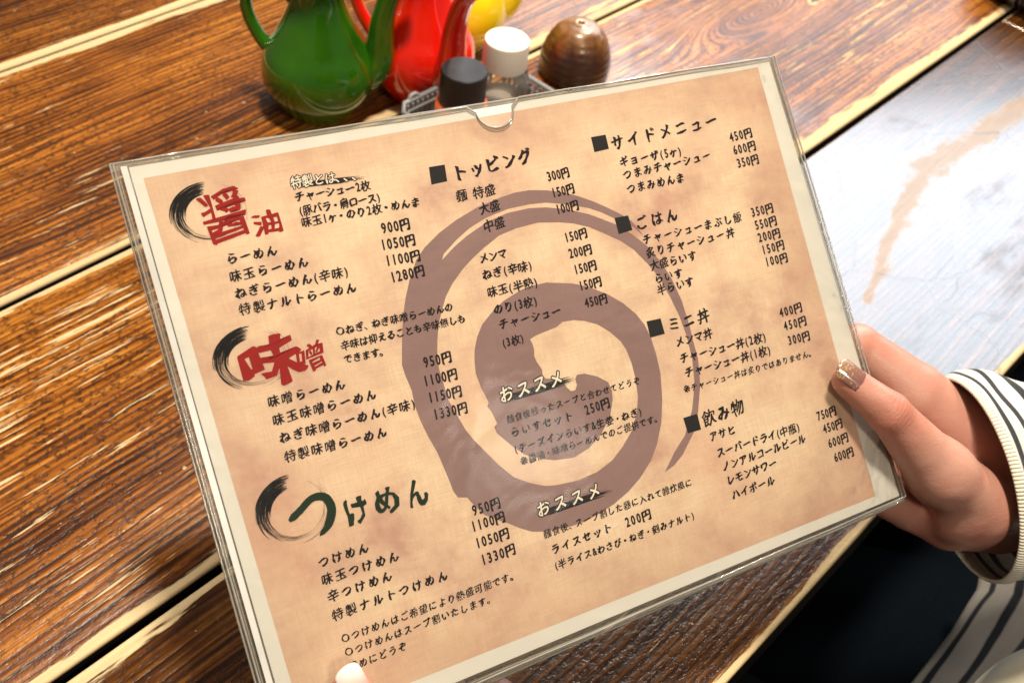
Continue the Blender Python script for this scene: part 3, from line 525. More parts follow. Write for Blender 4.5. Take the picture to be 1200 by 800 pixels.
PAPER = [(-4.2, 4.8), (291.3, -0.6), (300.0, -217.3), (-3.6, -217.6)]
paper = poly_sheet('sheet', PAPER, -0.15, 0.15, white_paper, menu)
tan = flat_poly('printed_ground', [(0, 0), (284, -2.84), (286.1, -213.0), (2.1, -210.2)], 0.03, printed_paper('tan_print'), paper)
swirl = flat_poly('swirl', SWIRL, 0.06, swirl_mat(), paper)
for sq in SQUARES:
    flat_poly('heading_square', [tuple(q) for q in sq], 0.10, ink_grey, paper)

# glyphs: cached outlines of single characters
GL = {}
fc = bpy.data.curves.new('glyph', 'FONT'); fc.size = 1; fc.resolution_u = 2
go = bpy.data.objects.new('glyph', fc); COL.objects.link(go)
def glyph(ch, off=0.0):
    key = (ch, off)
    if key not in GL:
        fc.body = ch; fc.offset = off
        dg = bpy.context.evaluated_depsgraph_get(); ev = go.evaluated_get(dg); me = ev.to_mesh()
        vs = np.array([v.co[:2] for v in me.vertices]).reshape(-1, 2); fs = [tuple(p.vertices) for p in me.polygons]
        ev.to_mesh_clear(); GL[key] = (vs, fs)
    return GL[key]
HALF = set('0123456789()&')
def width(ch):
    if ch == ' ': return 0.45
    if ch in '()': return 0.42
    if ch in '・': return 0.85
    if ch in '。、': return 0.75
    if ch == 'ヶ': return 0.85
    return 0.56 if ch in HALF else 1.0
def brush_small(em): return em < 3.9
def text_mesh(name, text, x0, y0, x1, y1, em, z, mat, parent, bold=0.018, copies=5):
    W_ = sum(width(c) for c in text); L_ = math.hypot(x1 - x0, y1 - y0); adv = L_ / W_
    ux, uy = (x1 - x0) / L_, (y1 - y0) / L_
    V, F = [], []; t = 0.0
    for ch in text:
        w = width(ch)
        if ch != ' ':
            vs, fs = glyph(ch)
            if len(vs):
                p = vs.copy()
                if ch in HALF or ord(ch) < 128:
                    cx = (p[:, 0].min() + p[:, 0].max()) / 2; hx = max(0.2, p[:, 0].max() - p[:, 0].min())
                    sx = min(em * 0.78, adv * w * 0.80 / hx) if ch in '0235689&47' else em * 0.72
                    gx = (p[:, 0] - cx) * sx; gy = (p[:, 1] - 0.345) * em * (1.12 if ch not in '()' else 0.95)
                elif ch in '、。':
                    gx = (p[:, 0] - 0.45) * em; gy = (p[:, 1] - 0.38) * em
                elif ch == '※' or ch == '○':
                    cx = (p[:, 0].min() + p[:, 0].max()) / 2; cy = (p[:, 1].min() + p[:, 1].max()) / 2
                    k = em * 0.9 / (p[:, 0].max() - p[:, 0].min()) * (0.85 if ch == '○' else 0.95); gx = (p[:, 0] - cx) * k; gy = (p[:, 1] - cy) * k
                else:
                    kana = 0x3040 <= ord(ch) <= 0x30ff
                    sc = em * (0.94 if kana else 1.02); jx = random.uniform(-.02, .02); jy = random.uniform(-.02, .02)
                    qx = p[:, 0] - 0.5; qy = p[:, 1] - 0.38
                    qy = qy + 0.09 * qx + 0.035 * np.sin(qx * 5 + qy * 3)          # brush hand: strokes climb to the right
                    qx = qx + 0.03 * np.sin(qy * 6 + qx * 2)
                    gx = (qx + jx) * min(sc, adv * 1.0) ; gy = (qy + jy) * sc
                cx0 = x0 + ux * (t + w / 2) * adv; cy0 = y0 + uy * (t + w / 2) * adv
                dens = 1.0 if ord(ch) < 0x4e00 or ch == '円' else (0.66 if len(fs) < 60 or ch in '味玉大中半生丼' else 0.46)
                if brush_small(em): dens *= 0.75
                brush = not (ch in HALF or ord(ch) < 128)
                if bold > 0.06 or mat is ink_white: dens = 1.0; brush = False
                for q in range(copies):
                    n0 = len(V); an = 2 * PI * q / max(1, copies - 1) + 0.6; rb = bold * em * dens if q < copies - 1 else 0.0
                    kx = q / max(1, copies - 2) * 2 - 1 if brush else 0
                    ox, oy = (rb * 1.35 * kx, -rb * 0.75 * kx) if brush and q < copies - 1 else (rb * math.cos(an), rb * math.sin(an))
                    md = 1.0 + (0.55 * np.sin(gx / em * 9 + gy / em * 7 + t) if brush else 0)
                    for a, b in zip(gx + ox * md, gy + oy * md): V.append(((cx0 + a * ux - b * uy) * S, (cy0 + a * uy + b * ux) * S, (z + 0.0015 * q) * S))
                    F += [tuple(i + n0 for i in f) for f in fs]
        t += w
    me = bpy.data.meshes.new(name); me.from_pydata(V, [], F); me.update()
    return link_mesh(name, me, mat, parent)

for (t, x0, y0, x1, y1, em) in LINES:
    price = t.endswith('円')
    text_mesh('price' if price else 'text_line', t, x0, y0, x1, y1, em * (1.12 if price else 1.05), 0.12, ink, paper, bold=0.034 if price else 0.036, copies=6)
for (t, x0, y0, x1, y1, em) in HEADS:
    text_mesh('heading', t, x0, y0, x1, y1, em, 0.12, ink, paper, bold=0.032, copies=7)

def brush_smear(name, x0, y0, x1, y1, h, z, parent, seed):
    r = random.Random(seed); V, F = [], []
    L_ = math.hypot(x1 - x0, y1 - y0); ux, uy = (x1 - x0) / L_, (y1 - y0) / L_
    for k in range(26):
        o = (k / 25 - 0.5) * h; a = r.uniform(0, 0.10) * L_ + (abs(o) / h) * 0.1 * L_; b = L_ * (r.uniform(0.72, 1.0) if abs(k - 12) > 5 else r.uniform(0.9, 1.07))
        tk = h / 25 * r.uniform(0.5, 1.1); m = 7; n0 = len(V)
        for i in range(m):
            s = a + (b - a) * i / (m - 1); th = tk * (0.25 if i in (0, m - 1) else 1); oo = o + r.uniform(-.03, .03) * h
            for q in (-th, th): V.append(((x0 + ux * s - uy * (oo + q)) * S, (y0 + uy * s + ux * (oo + q)) * S, z * S))
        for i in range(m - 1): F.append((n0 + 2 * i, n0 + 2 * i + 2, n0 + 2 * i + 3, n0 + 2 * i + 1))
    me = bpy.data.meshes.new(name); me.from_pydata(V, [], F); me.update(); return link_mesh(name, me, ink_grey, parent)
for i, (t, x0, y0, x1, y1, em) in enumerate(OUTS):
    big = t[0] == 'お'
    brush_smear('brush_mark', x0 + 1, y0 - em * 0.30, x1 + (3 if big else 0), y1 - em * 0.30, em * 0.42, 0.10, paper, 5 + i)
    random.seed(50 + i); text_mesh('outlined_heading', t, x0, y0, x1, y1, em, 0.12, ink_grey, paper, bold=0.085, copies=13)
    random.seed(50 + i); text_mesh('outlined_heading', t, x0, y0, x1, y1, em, 0.16, ink_white, paper, bold=0.018 if big else 0.012)

# brush rings
def ring_mesh(cx, cy, w, h, seed):
    r = random.Random(seed); V, F = [], []
    rx, ry = w / 2 * 0.86, h / 2 * 0.86
    def bristle(rad, a0, a1, th, m=26):
        n0 = len(V); ph = r.uniform(0, 6)
        for i in range(m):
            u = i / (m - 1); a = a0 + (a1 - a0) * u
            rr = rad + 0.012 * math.sin(a * 2.3 + ph); tt = th * (math.sin(PI * min(1, max(0.02, u))) ** 0.4) * (0.6 + 0.4 * r.random())
            for q in (-tt, tt): V.append(((cx + (rr + q) * rx * math.cos(a)) * S, (cy + (rr + q) * ry * math.sin(a)) * S, 0.09 * S))
        for i in range(m - 1): F.append((n0 + 2 * i, n0 + 2 * i + 1, n0 + 2 * i + 3, n0 + 2 * i + 2))
    d = math.radians
    for k in range(64):      # heavy head of the stroke, upper left
        f = k / 63; bristle(0.76 + 0.48 * f, d(r.uniform(92, 104) - 10 * f), d(r.uniform(152, 190)), r.uniform(0.010, 0.018))
    for k in range(30):      # splitting down the left side
        f = r.random(); bristle(0.82 + 0.36 * f, d(r.uniform(120, 150)), d(r.uniform(190, 245)), r.uniform(0.005, 0.013))
    for k in range(12):
        f = r.random(); bristle(0.86 + 0.14 * f, d(r.uniform(165, 200)), d(r.uniform(255, 295)), r.uniform(0.002, 0.006))
    for k in range(9):       # dry tail round the bottom and up the right
        f = r.random(); a = r.uniform(265, 330); bristle(0.92 + 0.26 * f, d(a), d(a + r.uniform(25, 80)), r.uniform(0.002, 0.008))
    for k in range(5):
        f = r.random(); a = r.uniform(350, 390); bristle(0.95 + 0.26 * f, d(a), d(a + r.uniform(15, 45)), r.uniform(0.002, 0.006))
    me = bpy.data.meshes.new('brush_ring'); me.from_pydata(V, [], F); me.update(); return link_mesh('brush_ring', me, ink_grey, paper)
for i, (cx, cy, w, h) in enumerate(RINGS): ring_mesh(cx, cy, w, h, 11 + i)

# large brushed characters
def big_glyph(ch, cx, cy, w, h, mat, seed):
    vs, fs = glyph(ch); bold = {'醤': 0.013, '味': 0.030, '油': 0.026, '噌': 0.014}.get(ch, 0.034)
    p = vs.copy(); x0, x1, y0, y1 = p[:, 0].min(), p[:, 0].max(), p[:, 1].min(), p[:, 1].max()
    qx = (p[:, 0] - (x0 + x1) / 2) / (x1 - x0); qy = (p[:, 1] - (y0 + y1) / 2) / (y1 - y0)
    if ch in '味噌油':
        wl = np.clip((-0.08 - qx) / 0.16, 0, 1); qy = qy * (1 - (0.34 if ch != '油' else 0.08) * wl) + 0.02 * wl
    qx2 = qx + 0.035 * np.sin(qy * 7 + seed) + 0.010 * np.sin(qy * 31 + qx * 17); qy2 = qy + 0.08 * qx * (1 if mat is ink_red else 0.25) + 0.03 * np.sin(qx * 8 + seed) + 0.010 * np.sin(qx * 29 + qy * 23)
    if ch == 'つ': qx2 = qx; qy2 = qy + 0.10 * qx
    me = bpy.data.meshes.new('brushed_character')
    V, F = [], []
    for q in range(11):
        an = 2 * PI * q / 10 + 0.3; rb = bold if q < 10 else 0; n0 = len(V)
        V += [((cx + (a + rb * (1.05 + 0.75 * math.sin(7 * a - 5 * b + seed)) * 1.2 * math.cos(an)) * w) * S, (cy + (b + rb * (0.95 + 0.65 * math.sin(9 * b + 4 * a + seed * 2)) * math.sin(an)) * h) * S, (0.15 + 0.0015 * q) * S) for a, b in zip(qx2, qy2)]
        F += [tuple(i + n0 for i in f) for f in fs]
    me.from_pydata(V, [], F); me.update()
    return link_mesh('brushed_character', me, mat, paper)
for i, (ch, cx, cy, w, h, k) in enumerate(BIG):
    if ch == 'つ':   # one thick sweep of the brush
        path = catmull([(cx - 0.46 * w, cy - 0.02 * h, 0), (cx - 0.22 * w, cy + 0.10 * h, 0), (cx + 0.06 * w, cy + 0.25 * h, 0), (cx + 0.30 * w, cy + 0.20 * h, 0), (cx + 0.37 * w, cy - 0.04 * h, 0), (cx + 0.24 * w, cy - 0.30 * h, 0), (cx + 0.02 * w, cy - 0.46 * h, 0)], 7)
        V, F = [], []; m = len(path); r = random.Random(3)
        for j, p in enumerate(path):
            a = path[max(0, j - 1)]; b = path[min(m - 1, j + 1)]; d = np.array(b) - np.array(a); d /= np.hypot(d[0], d[1])
            u = j / (m - 1); th = np.interp(u, [0, 0.06, 0.3, 0.6, 0.8, 0.95, 1], [0.030, 0.070, 0.066, 0.088, 0.085, 0.05, 0.012]) * w * r.uniform(0.96, 1.04)
            V += [((p[0] - d[1] * th) * S, (p[1] + d[0] * th) * S, 0.15 * S), ((p[0] + d[1] * th) * S, (p[1] - d[0] * th) * S, 0.15 * S)]
        for j in range(m - 1): F.append((2 * j, 2 * j + 1, 2 * j + 3, 2 * j + 2))
        me = bpy.data.meshes.new('brushed_character'); me.from_pydata(V, [], F); me.update(); link_mesh('brushed_character', me, ink_green, paper)
    else:
        big_glyph(ch, cx, cy, w, h, ink_red if k == 'r' else ink_green, i * 1.7)
bpy.data.objects.remove(go)

# clear sleeve: two pockets back to back, thumb notch cut in the top edge
clear_front = clear_plastic('clear_sleeve_front', (0.985, 0.98, 0.96), 0.004, 0.12, 0.17, bumpy=0.0010)
clear_back = clear_plastic('clear_sleeve_back', (0.90, 0.89, 0.86), 0.20, 0.12, 0.6, milk_col=(0.75, 0.70, 0.60))
bead = clear_plastic('clear_bead', (0.80, 0.78, 0.74), 0.30, 0.08, 1.3, milk_col=(0.85, 0.80, 0.70))
back_paper = poly_sheet('rear_sheet', [(-6.4, 4.6), (290.0, -1.2), (298.5, -216.0), (-6.2, -216.5)], -1.4, 0.2, flat_mat('cream_paper', (0.66, 0.60, 0.47), 0.6, 0.04, 20), menu)
def notch(cx, cy, r, n=18):
    return [(cx + r * 1.45, cy)] + [(cx + r * math.cos(a), cy - r * 0.35 + r * 0.92 * math.sin(a)) for a in [-(i / n) * PI * 1.0 for i in range(n + 1)]] + [(cx - r * 1.45, cy)]
# outline clockwise from top right
FO = [(294.6, 0.6), (303.2, -218.6), (-9.0, -221.8), (-9.0, 7.1)]
def sleeve_outline(pts, notched=True):
    tr, br, bl, tl = pts
    out = [br, bl, tl]
    if notched:
        cx = 145.0; ty = tl[1] + (tr[1] - tl[1]) * (cx - tl[0]) / (tr[0] - tl[0])
        out += list(reversed(notch(cx, ty, 8.6)))
    out.append(tr)
    return out
front_outline = sleeve_outline(FO)
poly_sheet('front_pocket', front_outline, 0.45, 0.30, clear_front, menu)
BO = [(295.6, 1.4), (304.6, -221.5), (-10.0, -224.8), (-9.8, 7.9)]
back_outline = [BO[1], BO[2], BO[3], BO[0]]
poly_sheet('rear_pocket', back_outline, -3.0, 0.30, clear_back, menu)
def bead_loop(name, outline, z, r, mat):
    P = []
    n = len(outline)
    for i, p in enumerate(outline):   # more points on the long sides so that the bead can waver a little
        q = outline[(i + 1) % n]; L_ = math.hypot(q[0] - p[0], q[1] - p[1]); m = max(1, int(L_ / 22))
        for k in range(m):
            t = k / m; w = 0.0 if k == 0 else 0.22 * math.sin(i * 3 + k * 2.1 + z)
            P.append(((p[0] + (q[0] - p[0]) * t) * S, (p[1] + (q[1] - p[1]) * t + (w if abs(q[0] - p[0]) > 50 else 0)) * S, z * S))
    bm = bmesh.new(); tube(bm, P, r * S, 8, closed=True); return from_bm(name, bm, mat, menu)
bead_loop('front_edge', front_outline, 0.6, 0.42, bead)
inner = sleeve_outline([(293.0, -0.9), (301.4, -219.6), (-8.0, -220.2), (-8.0, 5.8)])
bead_loop('inner_edge', inner, 0.2, 0.26, bead)
bead_loop('rear_edge', back_outline, -2.9, 0.50, bead)
# folded spine strips down the left side
spine = clear_plastic('spine_strip', (0.95, 0.93, 0.90), 0.62, 0.15, 1.0, milk_col=(0.86, 0.84, 0.78))
for xa, xb, z in ((-6.9, -4.6, 0.9),):
    poly_sheet('spine_strip', [(xa, 5.4), (xb, 5.3), (xb, -219.4), (xa, -219.2)], z, 0.35, spine, menu)
bm = bmesh.new(); tube(bm, [(-4.35 * S, (5 - 225 * k / 20) * S, 0.85 * S) for k in range(21)], 0.28 * S, 8); from_bm('spine_crease', bm, flat_mat('crease_line', (0.10, 0.08, 0.06), 0.4), menu)  # thin dark line along the spine crease

# ------------------------------------------------------------------ the person
person = empty('person', (0.55, -0.05, -0.72), label='person in a black and white striped top holding the menu with both hands', cat='person')
def to_person(o):
    o.parent = person; o.matrix_parent_inverse = Matrix.Translation((-0.55, 0.05, 0.72)); o.matrix_basis = MM.copy(); return o

def sdf_field(prims):
    P = np.array([p for pr in prims for p in (pr[:3], pr[4:7])], float)
    def f(X):
        d = None
        for (ax, ay, az, ar, bx, by, bz, br, k) in prims:
            a = np.array((ax, ay, az), np.float32); b = np.array((bx, by, bz), np.float32); ba = b - a
            pa = X - a; h = np.clip((pa @ ba) / float(ba @ ba), 0, 1)
            di = np.linalg.norm(pa - h[..., None] * ba, axis=-1) - (ar + (br - ar) * h)
            if d is None: d = di
            else:
                k = max(k, 0.01); t = np.clip(0.5 + 0.5 * (d - di) / k, 0, 1)
                d = d * (1 - t) + di * t - k * t * (1 - t)
        return d
    return f, P
def surface_net(prims, step, extra=None, clip=None):
    f, P = sdf_field(prims); R_ = max(max(p[3], p[7]) for p in prims) + 4
    lo = P.min(0) - R_; hi = P.max(0) + R_
    if clip: lo = np.maximum(lo, clip[0]); hi = np.minimum(hi, clip[1])
    n = np.ceil((hi - lo) / step).astype(int) + 1
    ax = [lo[i] + step * np.arange(n[i]) for i in range(3)]
    X = np.stack(np.meshgrid(*ax, indexing='ij'), -1).astype(np.float32)
    D = np.concatenate([(f(c) if extra is None else extra(c, f(c))) for c in np.array_split(X, 12, axis=0)], 0)
    ins = D < 0; nx, ny, nz = D.shape
    acc = np.zeros((nx - 1, ny - 1, nz - 1, 3), np.float32); cnt = np.zeros((nx - 1, ny - 1, nz - 1), np.float32)
    corners = [(i, j, k) for i in (0, 1) for j in (0, 1) for k in (0, 1)]
    for c0 in corners:
        for axis in range(3):
            if c0[axis]: continue
            c1 = list(c0); c1[axis] = 1
            s0 = tuple(slice(c0[i], c0[i] + D.shape[i] - 1) for i in range(3)); s1 = tuple(slice(c1[i], c1[i] + D.shape[i] - 1) for i in range(3))
            d0, d1 = D[s0], D[s1]; m = (d0 < 0) != (d1 < 0)
            t = np.where(m, d0 / np.where(m, d0 - d1, 1), 0)
            for i in range(3): acc[..., i] += np.where(m, c0[i] + (t if i == axis else 0), 0)
            cnt += m
    act = cnt > 0; idx = -np.ones(act.shape, int); idx[act] = np.arange(act.sum())
    cell = np.argwhere(act); V = (cell + acc[act] / cnt[act][:, None]) * step + lo
    F = []
    for axis in range(3):
        o1, o2 = [(1, 2), (2, 0), (0, 1)][axis]
        sl0 = [slice(1, D.shape[i] - 1) for i in range(3)]; sl0[axis] = slice(0, D.shape[axis] - 1); sl1 = list(sl0); sl1[axis] = slice(1, D.shape[axis])
        a = ins[tuple(sl0)]; b = ins[tuple(sl1)]; e = np.argwhere(a != b); flip = a[tuple(e.T)]
        base = e.copy()
        for i in range(3):
            if i != axis: base[:, i] += 1
        def at(d1, d2):
            q = base.copy(); q[:, o1] -= d1; q[:, o2] -= d2; return idx[q[:, 0], q[:, 1], q[:, 2]]
        quad = np.stack([at(0, 0), at(1, 0), at(1, 1), at(0, 1)], 1); quad[~flip] = quad[~flip][:, ::-1]
        F.append(quad)
    F = np.concatenate(F); F = F[(F >= 0).all(1)]
    return V, F
def skin_mat():
    g = G('skin'); c = g.coord()
    n = g.noise(c, 55, 4, 0.55); n2 = g.noise(c, 900, 3, 0.6); n3 = g.noise(g.mapping(c, loc=(1, 2, 3)), 24, 3)
    col = g.mix(g.step(n3, 0.36, 0.66), (0.47, 0.228, 0.168), (0.46, 0.160, 0.112))
    col = g.mix(g.math('MULTIPLY', n, 0.5), col, (0.56, 0.32, 0.24))
    v = g.n.new('ShaderNodeTexVoronoi'); g.link(c, v.inputs['Vector']); v.inputs['Scale'].default_value = 900
    h = g.math('ADD', g.math('MULTIPLY', v.outputs['Distance'], 0.5), n2)
    nb = g.bump(h, 0.34, 0.0003)
    fold = g.noise(g.mapping(c, rot=(0.3, 0.2, 0.6), scale=(60, 190, 60)), 1.0, 4, 0.6)
    nb = g.bump(fold, 0.30, 0.0007, nb)
    nb = g.bump(g.noise(c, 75, 2), 0.35, 0.0012, nb)
    col = g.mix(g.math('MULTIPLY', g.step(g.noise(c, 230, 4, 0.65), 0.52, 0.68), 0.22), col, (0.52, 0.15, 0.10))
    # creases over the thumb joint
    x, y, z = g.sep(c)
    for (jx, jy, jz, ux, uy, uz, ln) in THUMB_JOINTS:
        px = g.math('SUBTRACT', x, jx); py = g.math('SUBTRACT', y, jy); pz = g.math('SUBTRACT', z, jz)
        t = g.math('ADD', g.math('ADD', g.math('MULTIPLY', px, ux), g.math('MULTIPLY', py, uy)), g.math('MULTIPLY', pz, uz))
        r2 = g.math('SQRT', g.math('ADD', g.math('ADD', g.math('MULTIPLY', px, px), g.math('MULTIPLY', py, py)), g.math('MULTIPLY', pz, pz)))
        tw = g.math('MULTIPLY_ADD', g.noise(c, 160, 4), 0.0050, t)
        wr = g.math('MULTIPLY', g.math('POWER', g.math('ABSOLUTE', g.math('SINE', g.math('MULTIPLY', tw, 1500.0))), 0.5), g.step(r2, 0.0125, 0.004))
        nb = g.bump(wr, 0.30, 0.0004, nb)
        col = g.mix(g.math('MULTIPLY', g.step(r2, 0.013, 0.003), 0.30), col, (0.42, 0.12, 0.08))
    m = g.set(color=col, rough=g.math('MULTIPLY_ADD', n2, 0.15, 0.36), sss=0.12, normal=nb, coat=0.02)
    g.b.inputs['Subsurface Radius'].default_value = (0.006, 0.002, 0.001); g.b.inputs['Subsurface Scale'].default_value = 1.0
    return m
def vec(a): return Vector(a)
tj = RIGHT_HAND[1]; ta = (Vector(RIGHT_HAND[2][4:7]) - Vector(RIGHT_HAND[2][:3])).normalized()
THUMB_JOINTS = [(RIGHT_HAND[2][0] * S, RIGHT_HAND[2][1] * S, (RIGHT_HAND[2][2] + 8) * S, ta.x, ta.y, ta.z, 0)]
skin = skin_mat()
def bumps(X, d):
    # little shaping of flesh: pad and knuckle, crease of the thumb web, tendon
    for (cx, cy, cz, r, h) in FLESH:
        q = np.linalg.norm(X - np.array((cx, cy, cz), np.float32), axis=-1) / r
        d = d - h * np.exp(-q * q)
    return d
def hand(prims, name, clip=None):
    V, F = surface_net(prims, 0.95, bumps, clip)
    me = bpy.data.meshes.new(name); me.from_pydata((V * S).tolist(), [], F.tolist()); me.update()
    me.polygons.foreach_set('use_smooth', [True] * len(me.polygons))
    o = link_mesh(name, me, skin); to_person(o)
    md = o.modifiers.new('soften', 'SMOOTH'); md.factor = 0.5; md.iterations = 3
    return o
rh = hand(RIGHT_HAND, 'hand'); rh['label'] = 'right hand, thumb lying on the front of the menu'
lh = hand(LEFT_HAND, 'hand'); lh['label'] = 'left hand, thumb tip on the lower edge of the menu'

def nail(thumb, mat, parent, width=11.0, back=1.5, front=8.8, tilt=(0.0, 0.0), lift=0.0):
    """curved nail plate lying on the last joint of a thumb"""
    a = Vector(thumb[:3]); b = Vector(thumb[4:7]); r = thumb[7]
    ax = (b - a).normalized(); up = Vector((tilt[0], tilt[1], 1)); up = (up - ax * up.dot(ax)).normalized(); sd = ax.cross(up)
    nu, nv = 15, 13; V, F = [], []
    for i in range(nu):
        u = i / (nu - 1) * 2 - 1
        for j in range(nv):
            v = j / (nv - 1); s = -back - 5 + v * (front + back + 5)
            wv = width / 2 * (1 - 0.30 * max(0, (0.22 - v) / 0.22) ** 2 - 0.28 * max(0, (v - 0.86) / 0.14) ** 2)
            ang = u * wv / (r * 1.02); rr = (r + 0.55 + lift) * (1 - 0.00 * v) - (0.35 * (1 - v)) - 1.3 * max(0, v - 0.55) ** 1.6
            ss = s + (1 - u * u) * 0.9 * (1 if v > 0.5 else -1) * abs(v - 0.5) * 2
            p = b + ax * ss + up * (rr * math.cos(ang)) + sd * (rr * math.sin(ang))
            V.append(tuple(p * S))
    n0 = len(V); V += [tuple(Vector(v) - up * 0.6 * S) for v in V]
    for i in range(nu - 1):
        for j in range(nv - 1):
            q = (i * nv + j, (i + 1) * nv + j, (i + 1) * nv + j + 1, i * nv + j + 1); F.append(q); F.append(tuple(k + n0 for k in reversed(q)))
    edge = [i * nv for i in range(nu)] + [(nu - 1) * nv + j for j in range(1, nv)] + [i * nv + nv - 1 for i in range(nu - 2, -1, -1)] + [j for j in range(nv - 2, 0, -1)]
    for i in range(len(edge)): p, q = edge[i], edge[(i + 1) % len(edge)]; F.append((p, q, q + n0, p + n0))
    me = bpy.data.meshes.new('nail'); me.from_pydata(V, [], F); me.update()
    bm = bmesh.new(); bm.from_mesh(me); bmesh.ops.recalc_face_normals(bm, faces=bm.faces); bm.to_mesh(me); bm.free()
    me.polygons.foreach_set('use_smooth', [True] * len(me.polygons))
    at = me.attributes.new('along', 'FLOAT', 'POINT'); at.data.foreach_set('value', [(k % n0 % nv) / (nv - 1) for k in range(2 * n0)])
    o = link_mesh('nail', me, mat); o.parent = parent; return o
def nail_mat(name, base, tip, glit):
    g = G(name); c = g.coord(); at = g.n.new('ShaderNodeAttribute'); at.attribute_name = 'along'; v = at.outputs['Fac']
    vo = g.n.new('ShaderNodeTexVoronoi'); g.link(c, vo.inputs['Vector']); vo.inputs['Scale'].default_value = 1500
    sx = g.sep(vo.outputs['Color'])[0]
    tipm = g.step(v, 0.62, 0.98)
    spark = g.step(g.math('MULTIPLY_ADD', tipm, 0.45, sx), glit, glit + 0.02)
    col = g.mix(g.step(v, 0.3, 1.0), base, tip)
    col = g.mix(spark, col, (0.75, 0.50, 0.25))
    return g.set(color=col, rough=0.16, metal=g.math('MULTIPLY', spark, 0.5), coat=0.5, coat_rough=0.10, normal=g.bump(sx, 0.25, 0.0002))
nail(RIGHT_HAND[2], nail_mat('glitter_nail', (0.20, 0.085, 0.070), (0.27, 0.145, 0.105), 0.95), rh, 11.8, 3.2, 9.4, tilt=(-0.10, 0.25))
nail(LEFT_HAND[0][4:8] + LEFT_HAND[0][:4], nail_mat('pale_nail', (0.50, 0.28, 0.23), (0.84, 0.74, 0.68), 1.6), lh, 11.5, 1.0, 8.0, tilt=(0.1, 0.3))  # pale free edge, with its white highlight put into the tip colour

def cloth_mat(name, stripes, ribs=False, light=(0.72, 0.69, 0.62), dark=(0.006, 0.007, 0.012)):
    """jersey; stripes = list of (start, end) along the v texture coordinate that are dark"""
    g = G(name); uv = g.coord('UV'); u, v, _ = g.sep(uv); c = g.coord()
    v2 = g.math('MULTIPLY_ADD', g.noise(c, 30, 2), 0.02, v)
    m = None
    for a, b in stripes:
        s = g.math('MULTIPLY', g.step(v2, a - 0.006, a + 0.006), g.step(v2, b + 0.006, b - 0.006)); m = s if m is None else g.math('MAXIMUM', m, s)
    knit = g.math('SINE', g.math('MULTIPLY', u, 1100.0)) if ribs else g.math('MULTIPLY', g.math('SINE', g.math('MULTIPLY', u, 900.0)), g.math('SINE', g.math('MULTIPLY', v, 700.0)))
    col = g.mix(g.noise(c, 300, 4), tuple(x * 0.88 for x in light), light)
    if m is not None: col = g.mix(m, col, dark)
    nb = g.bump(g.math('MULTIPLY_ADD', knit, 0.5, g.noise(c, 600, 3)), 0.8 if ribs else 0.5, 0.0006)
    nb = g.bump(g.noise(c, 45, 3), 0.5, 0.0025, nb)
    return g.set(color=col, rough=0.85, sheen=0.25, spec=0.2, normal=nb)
def loft(name, rows, mat, closed=True, thick=0.0012, vs=None):
    m = len(rows[0]); V = [tuple(p * S if isinstance(p, np.ndarray) else np.array(p) * S) for r in rows for p in r]; F = []
    for i in range(len(rows) - 1):
        for j in range(m if closed else m - 1): F.append((i * m + j, i * m + (j + 1) % m, (i + 1) * m + (j + 1) % m, (i + 1) * m + j))
    me = bpy.data.meshes.new(name); me.from_pydata(V, [], F); me.update()
    uvl = me.uv_layers.new(name='UVMap'); k = 0
    n = len(rows)
    for i in range(n - 1):
        for j in range(m if closed else m - 1):
            for (a, b) in ((i, j), (i, j + 1), (i + 1, j + 1), (i + 1, j)):
                vv = vs[a] if vs is not None else a / (n - 1)
                uvl.data[k].uv = (b / m, vv); k += 1
    me.polygons.foreach_set('use_smooth', [True] * len(me.polygons))
    o = link_mesh(name, me, mat); to_person(o)
    s = o.modifiers.new('cloth_thickness', 'SOLIDIFY'); s.thickness = thick; s.offset = -1
    return o
def ring_pts(c, A, B, n, fold=0.0, ph=0.0):
    out = []
    for k in range(n):
        t = 2 * PI * k / n; w = 1 + fold * (math.sin(3 * t + ph) * 0.5 + math.sin(5 * t - ph * 1.7) * 0.35 + math.sin(9 * t + ph * 2.3) * 0.2)
        out.append(np.array(c) + (np.array(A) * math.cos(t) + np.array(B) * math.sin(t)) * w)
    return out
# sleeve: interpolate the control rings
SR = np.array(SLEEVE)
def sleeve_row(t, fold, ph, grow=1.0, n=96):
    i = min(len(SR) - 2, int(t)); q = SR[i] * (1 - (t - i)) + SR[i + 1] * (t - i)
    return ring_pts(q[:3], q[3:6] * grow, q[6:9] * grow, n, fold, ph)
ts = np.linspace(0.85, 5.99, 60)
rows = [sleeve_row(t, 0.014 + 0.050 * min(1, (t - 0.85) / 1.0), t * 1.3) for t in ts]
sleeve = loft('sleeve', rows, cloth_mat('striped_jersey', [(0.060, 0.112), (0.205, 0.255), (0.345, 0.395), (0.48, 0.53), (0.62, 0.67), (0.76, 0.81)]), vs=list((ts - 0.85) / (5.99 - 0.85)))
cuff_rows = [sleeve_row(t, 0.006, 0.5, g_) for t, g_ in ((1.05, 0.965), (0.6, 0.965), (0.10, 0.968), (0.0, 0.975), (0.0, 0.990), (0.10, 1.002), (0.5, 1.004), (0.85, 1.002), (1.0, 0.99))]
cuff = loft('cuff', cuff_rows, cloth_mat('ribbed_cuff', [], True, light=(0.76, 0.70, 0.56)), thick=0.0008)
g = cuff.data.materials[0]
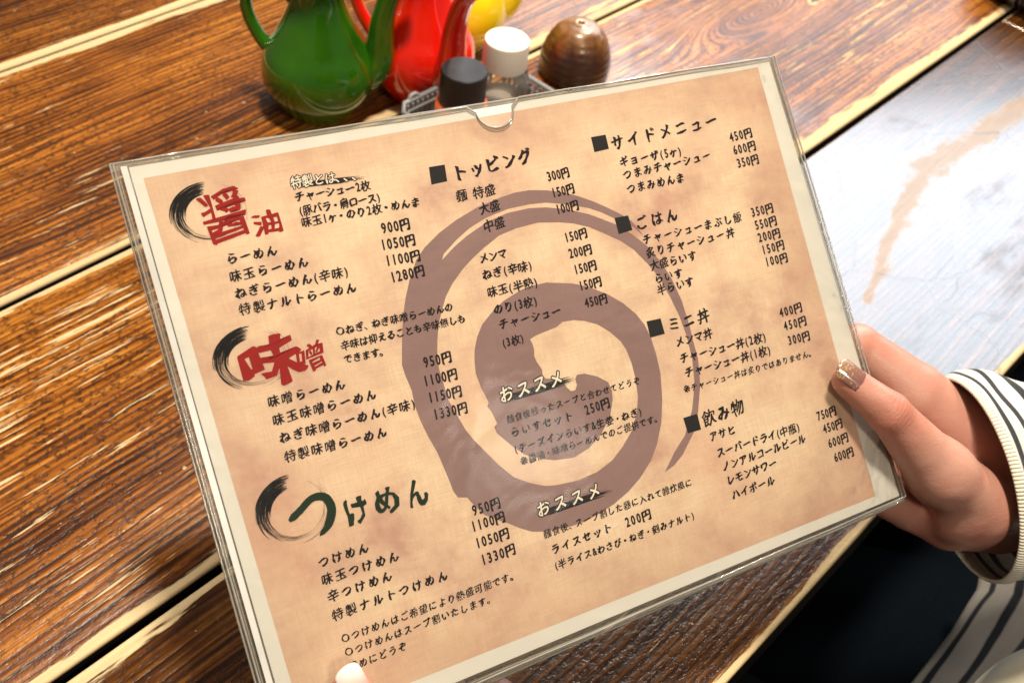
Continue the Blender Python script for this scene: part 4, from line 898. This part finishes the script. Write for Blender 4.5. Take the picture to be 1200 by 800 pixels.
# sewn-in label inside the cuff
# shirt body hanging below the arm
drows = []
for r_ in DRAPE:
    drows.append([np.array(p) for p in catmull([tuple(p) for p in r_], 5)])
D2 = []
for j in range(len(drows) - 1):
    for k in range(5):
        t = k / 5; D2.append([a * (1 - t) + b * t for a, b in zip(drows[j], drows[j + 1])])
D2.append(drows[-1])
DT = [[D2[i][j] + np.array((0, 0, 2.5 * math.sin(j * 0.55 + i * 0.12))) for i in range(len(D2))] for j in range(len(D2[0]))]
loft('shirt_body', DT, cloth_mat('shaded_jersey_body', [(0.100, 0.160), (0.300, 0.350), (0.50, 0.55), (0.70, 0.75), (0.9, 0.95)], light=(0.27, 0.245, 0.215)), closed=False)  # greyed copy of the sleeve jersey: its shade is put into the colour
fp = catmull([tuple(p[:3]) for p in FOLD], 8); fr_ = np.interp(np.linspace(0, 1, len(fp)), np.linspace(0, 1, len(FOLD)), [p[3] for p in FOLD])
bm = bmesh.new(); tube(bm, [tuple(np.array(p) * S) for p in fp], list(fr_ * S), 24)
hem = from_bm('shirt_fold', bm, cloth_mat('cream_fold', [], light=(0.74, 0.66, 0.50))); to_person(hem)
# legs in dark trousers, mostly lost in the dark below the table
tm = flat_mat('dark_trousers', (0.003, 0.005, 0.008), 0.95, 0.4, 300, spec=0.06)
V, F = surface_net([(-60, -420, 560, 0, 0, 0, 0, 0, 0)] and [(620, 60, 380, 70, 560, 300, 360, 62, 0), (740, -120, 395, 85, 620, 60, 380, 72, 20), (780, 60, 380, 70, 760, 330, 350, 62, 0.1), (820, -120, 395, 85, 780, 60, 380, 72, 20), (560, 300, 360, 62, 570, 300, 60, 50, 30), (760, 330, 350, 62, 770, 320, 60, 50, 30)], 9.0)
V = V * S; V[:, 2] -= 0.72
me = bpy.data.meshes.new('trousers'); me.from_pydata(V.tolist(), [], F.tolist()); me.update(); me.polygons.foreach_set('use_smooth', [True] * len(me.polygons))
tr = link_mesh('trousers', me, tm); tr.parent = person; tr.matrix_parent_inverse = Matrix.Translation((-0.55, 0.05, 0.72))
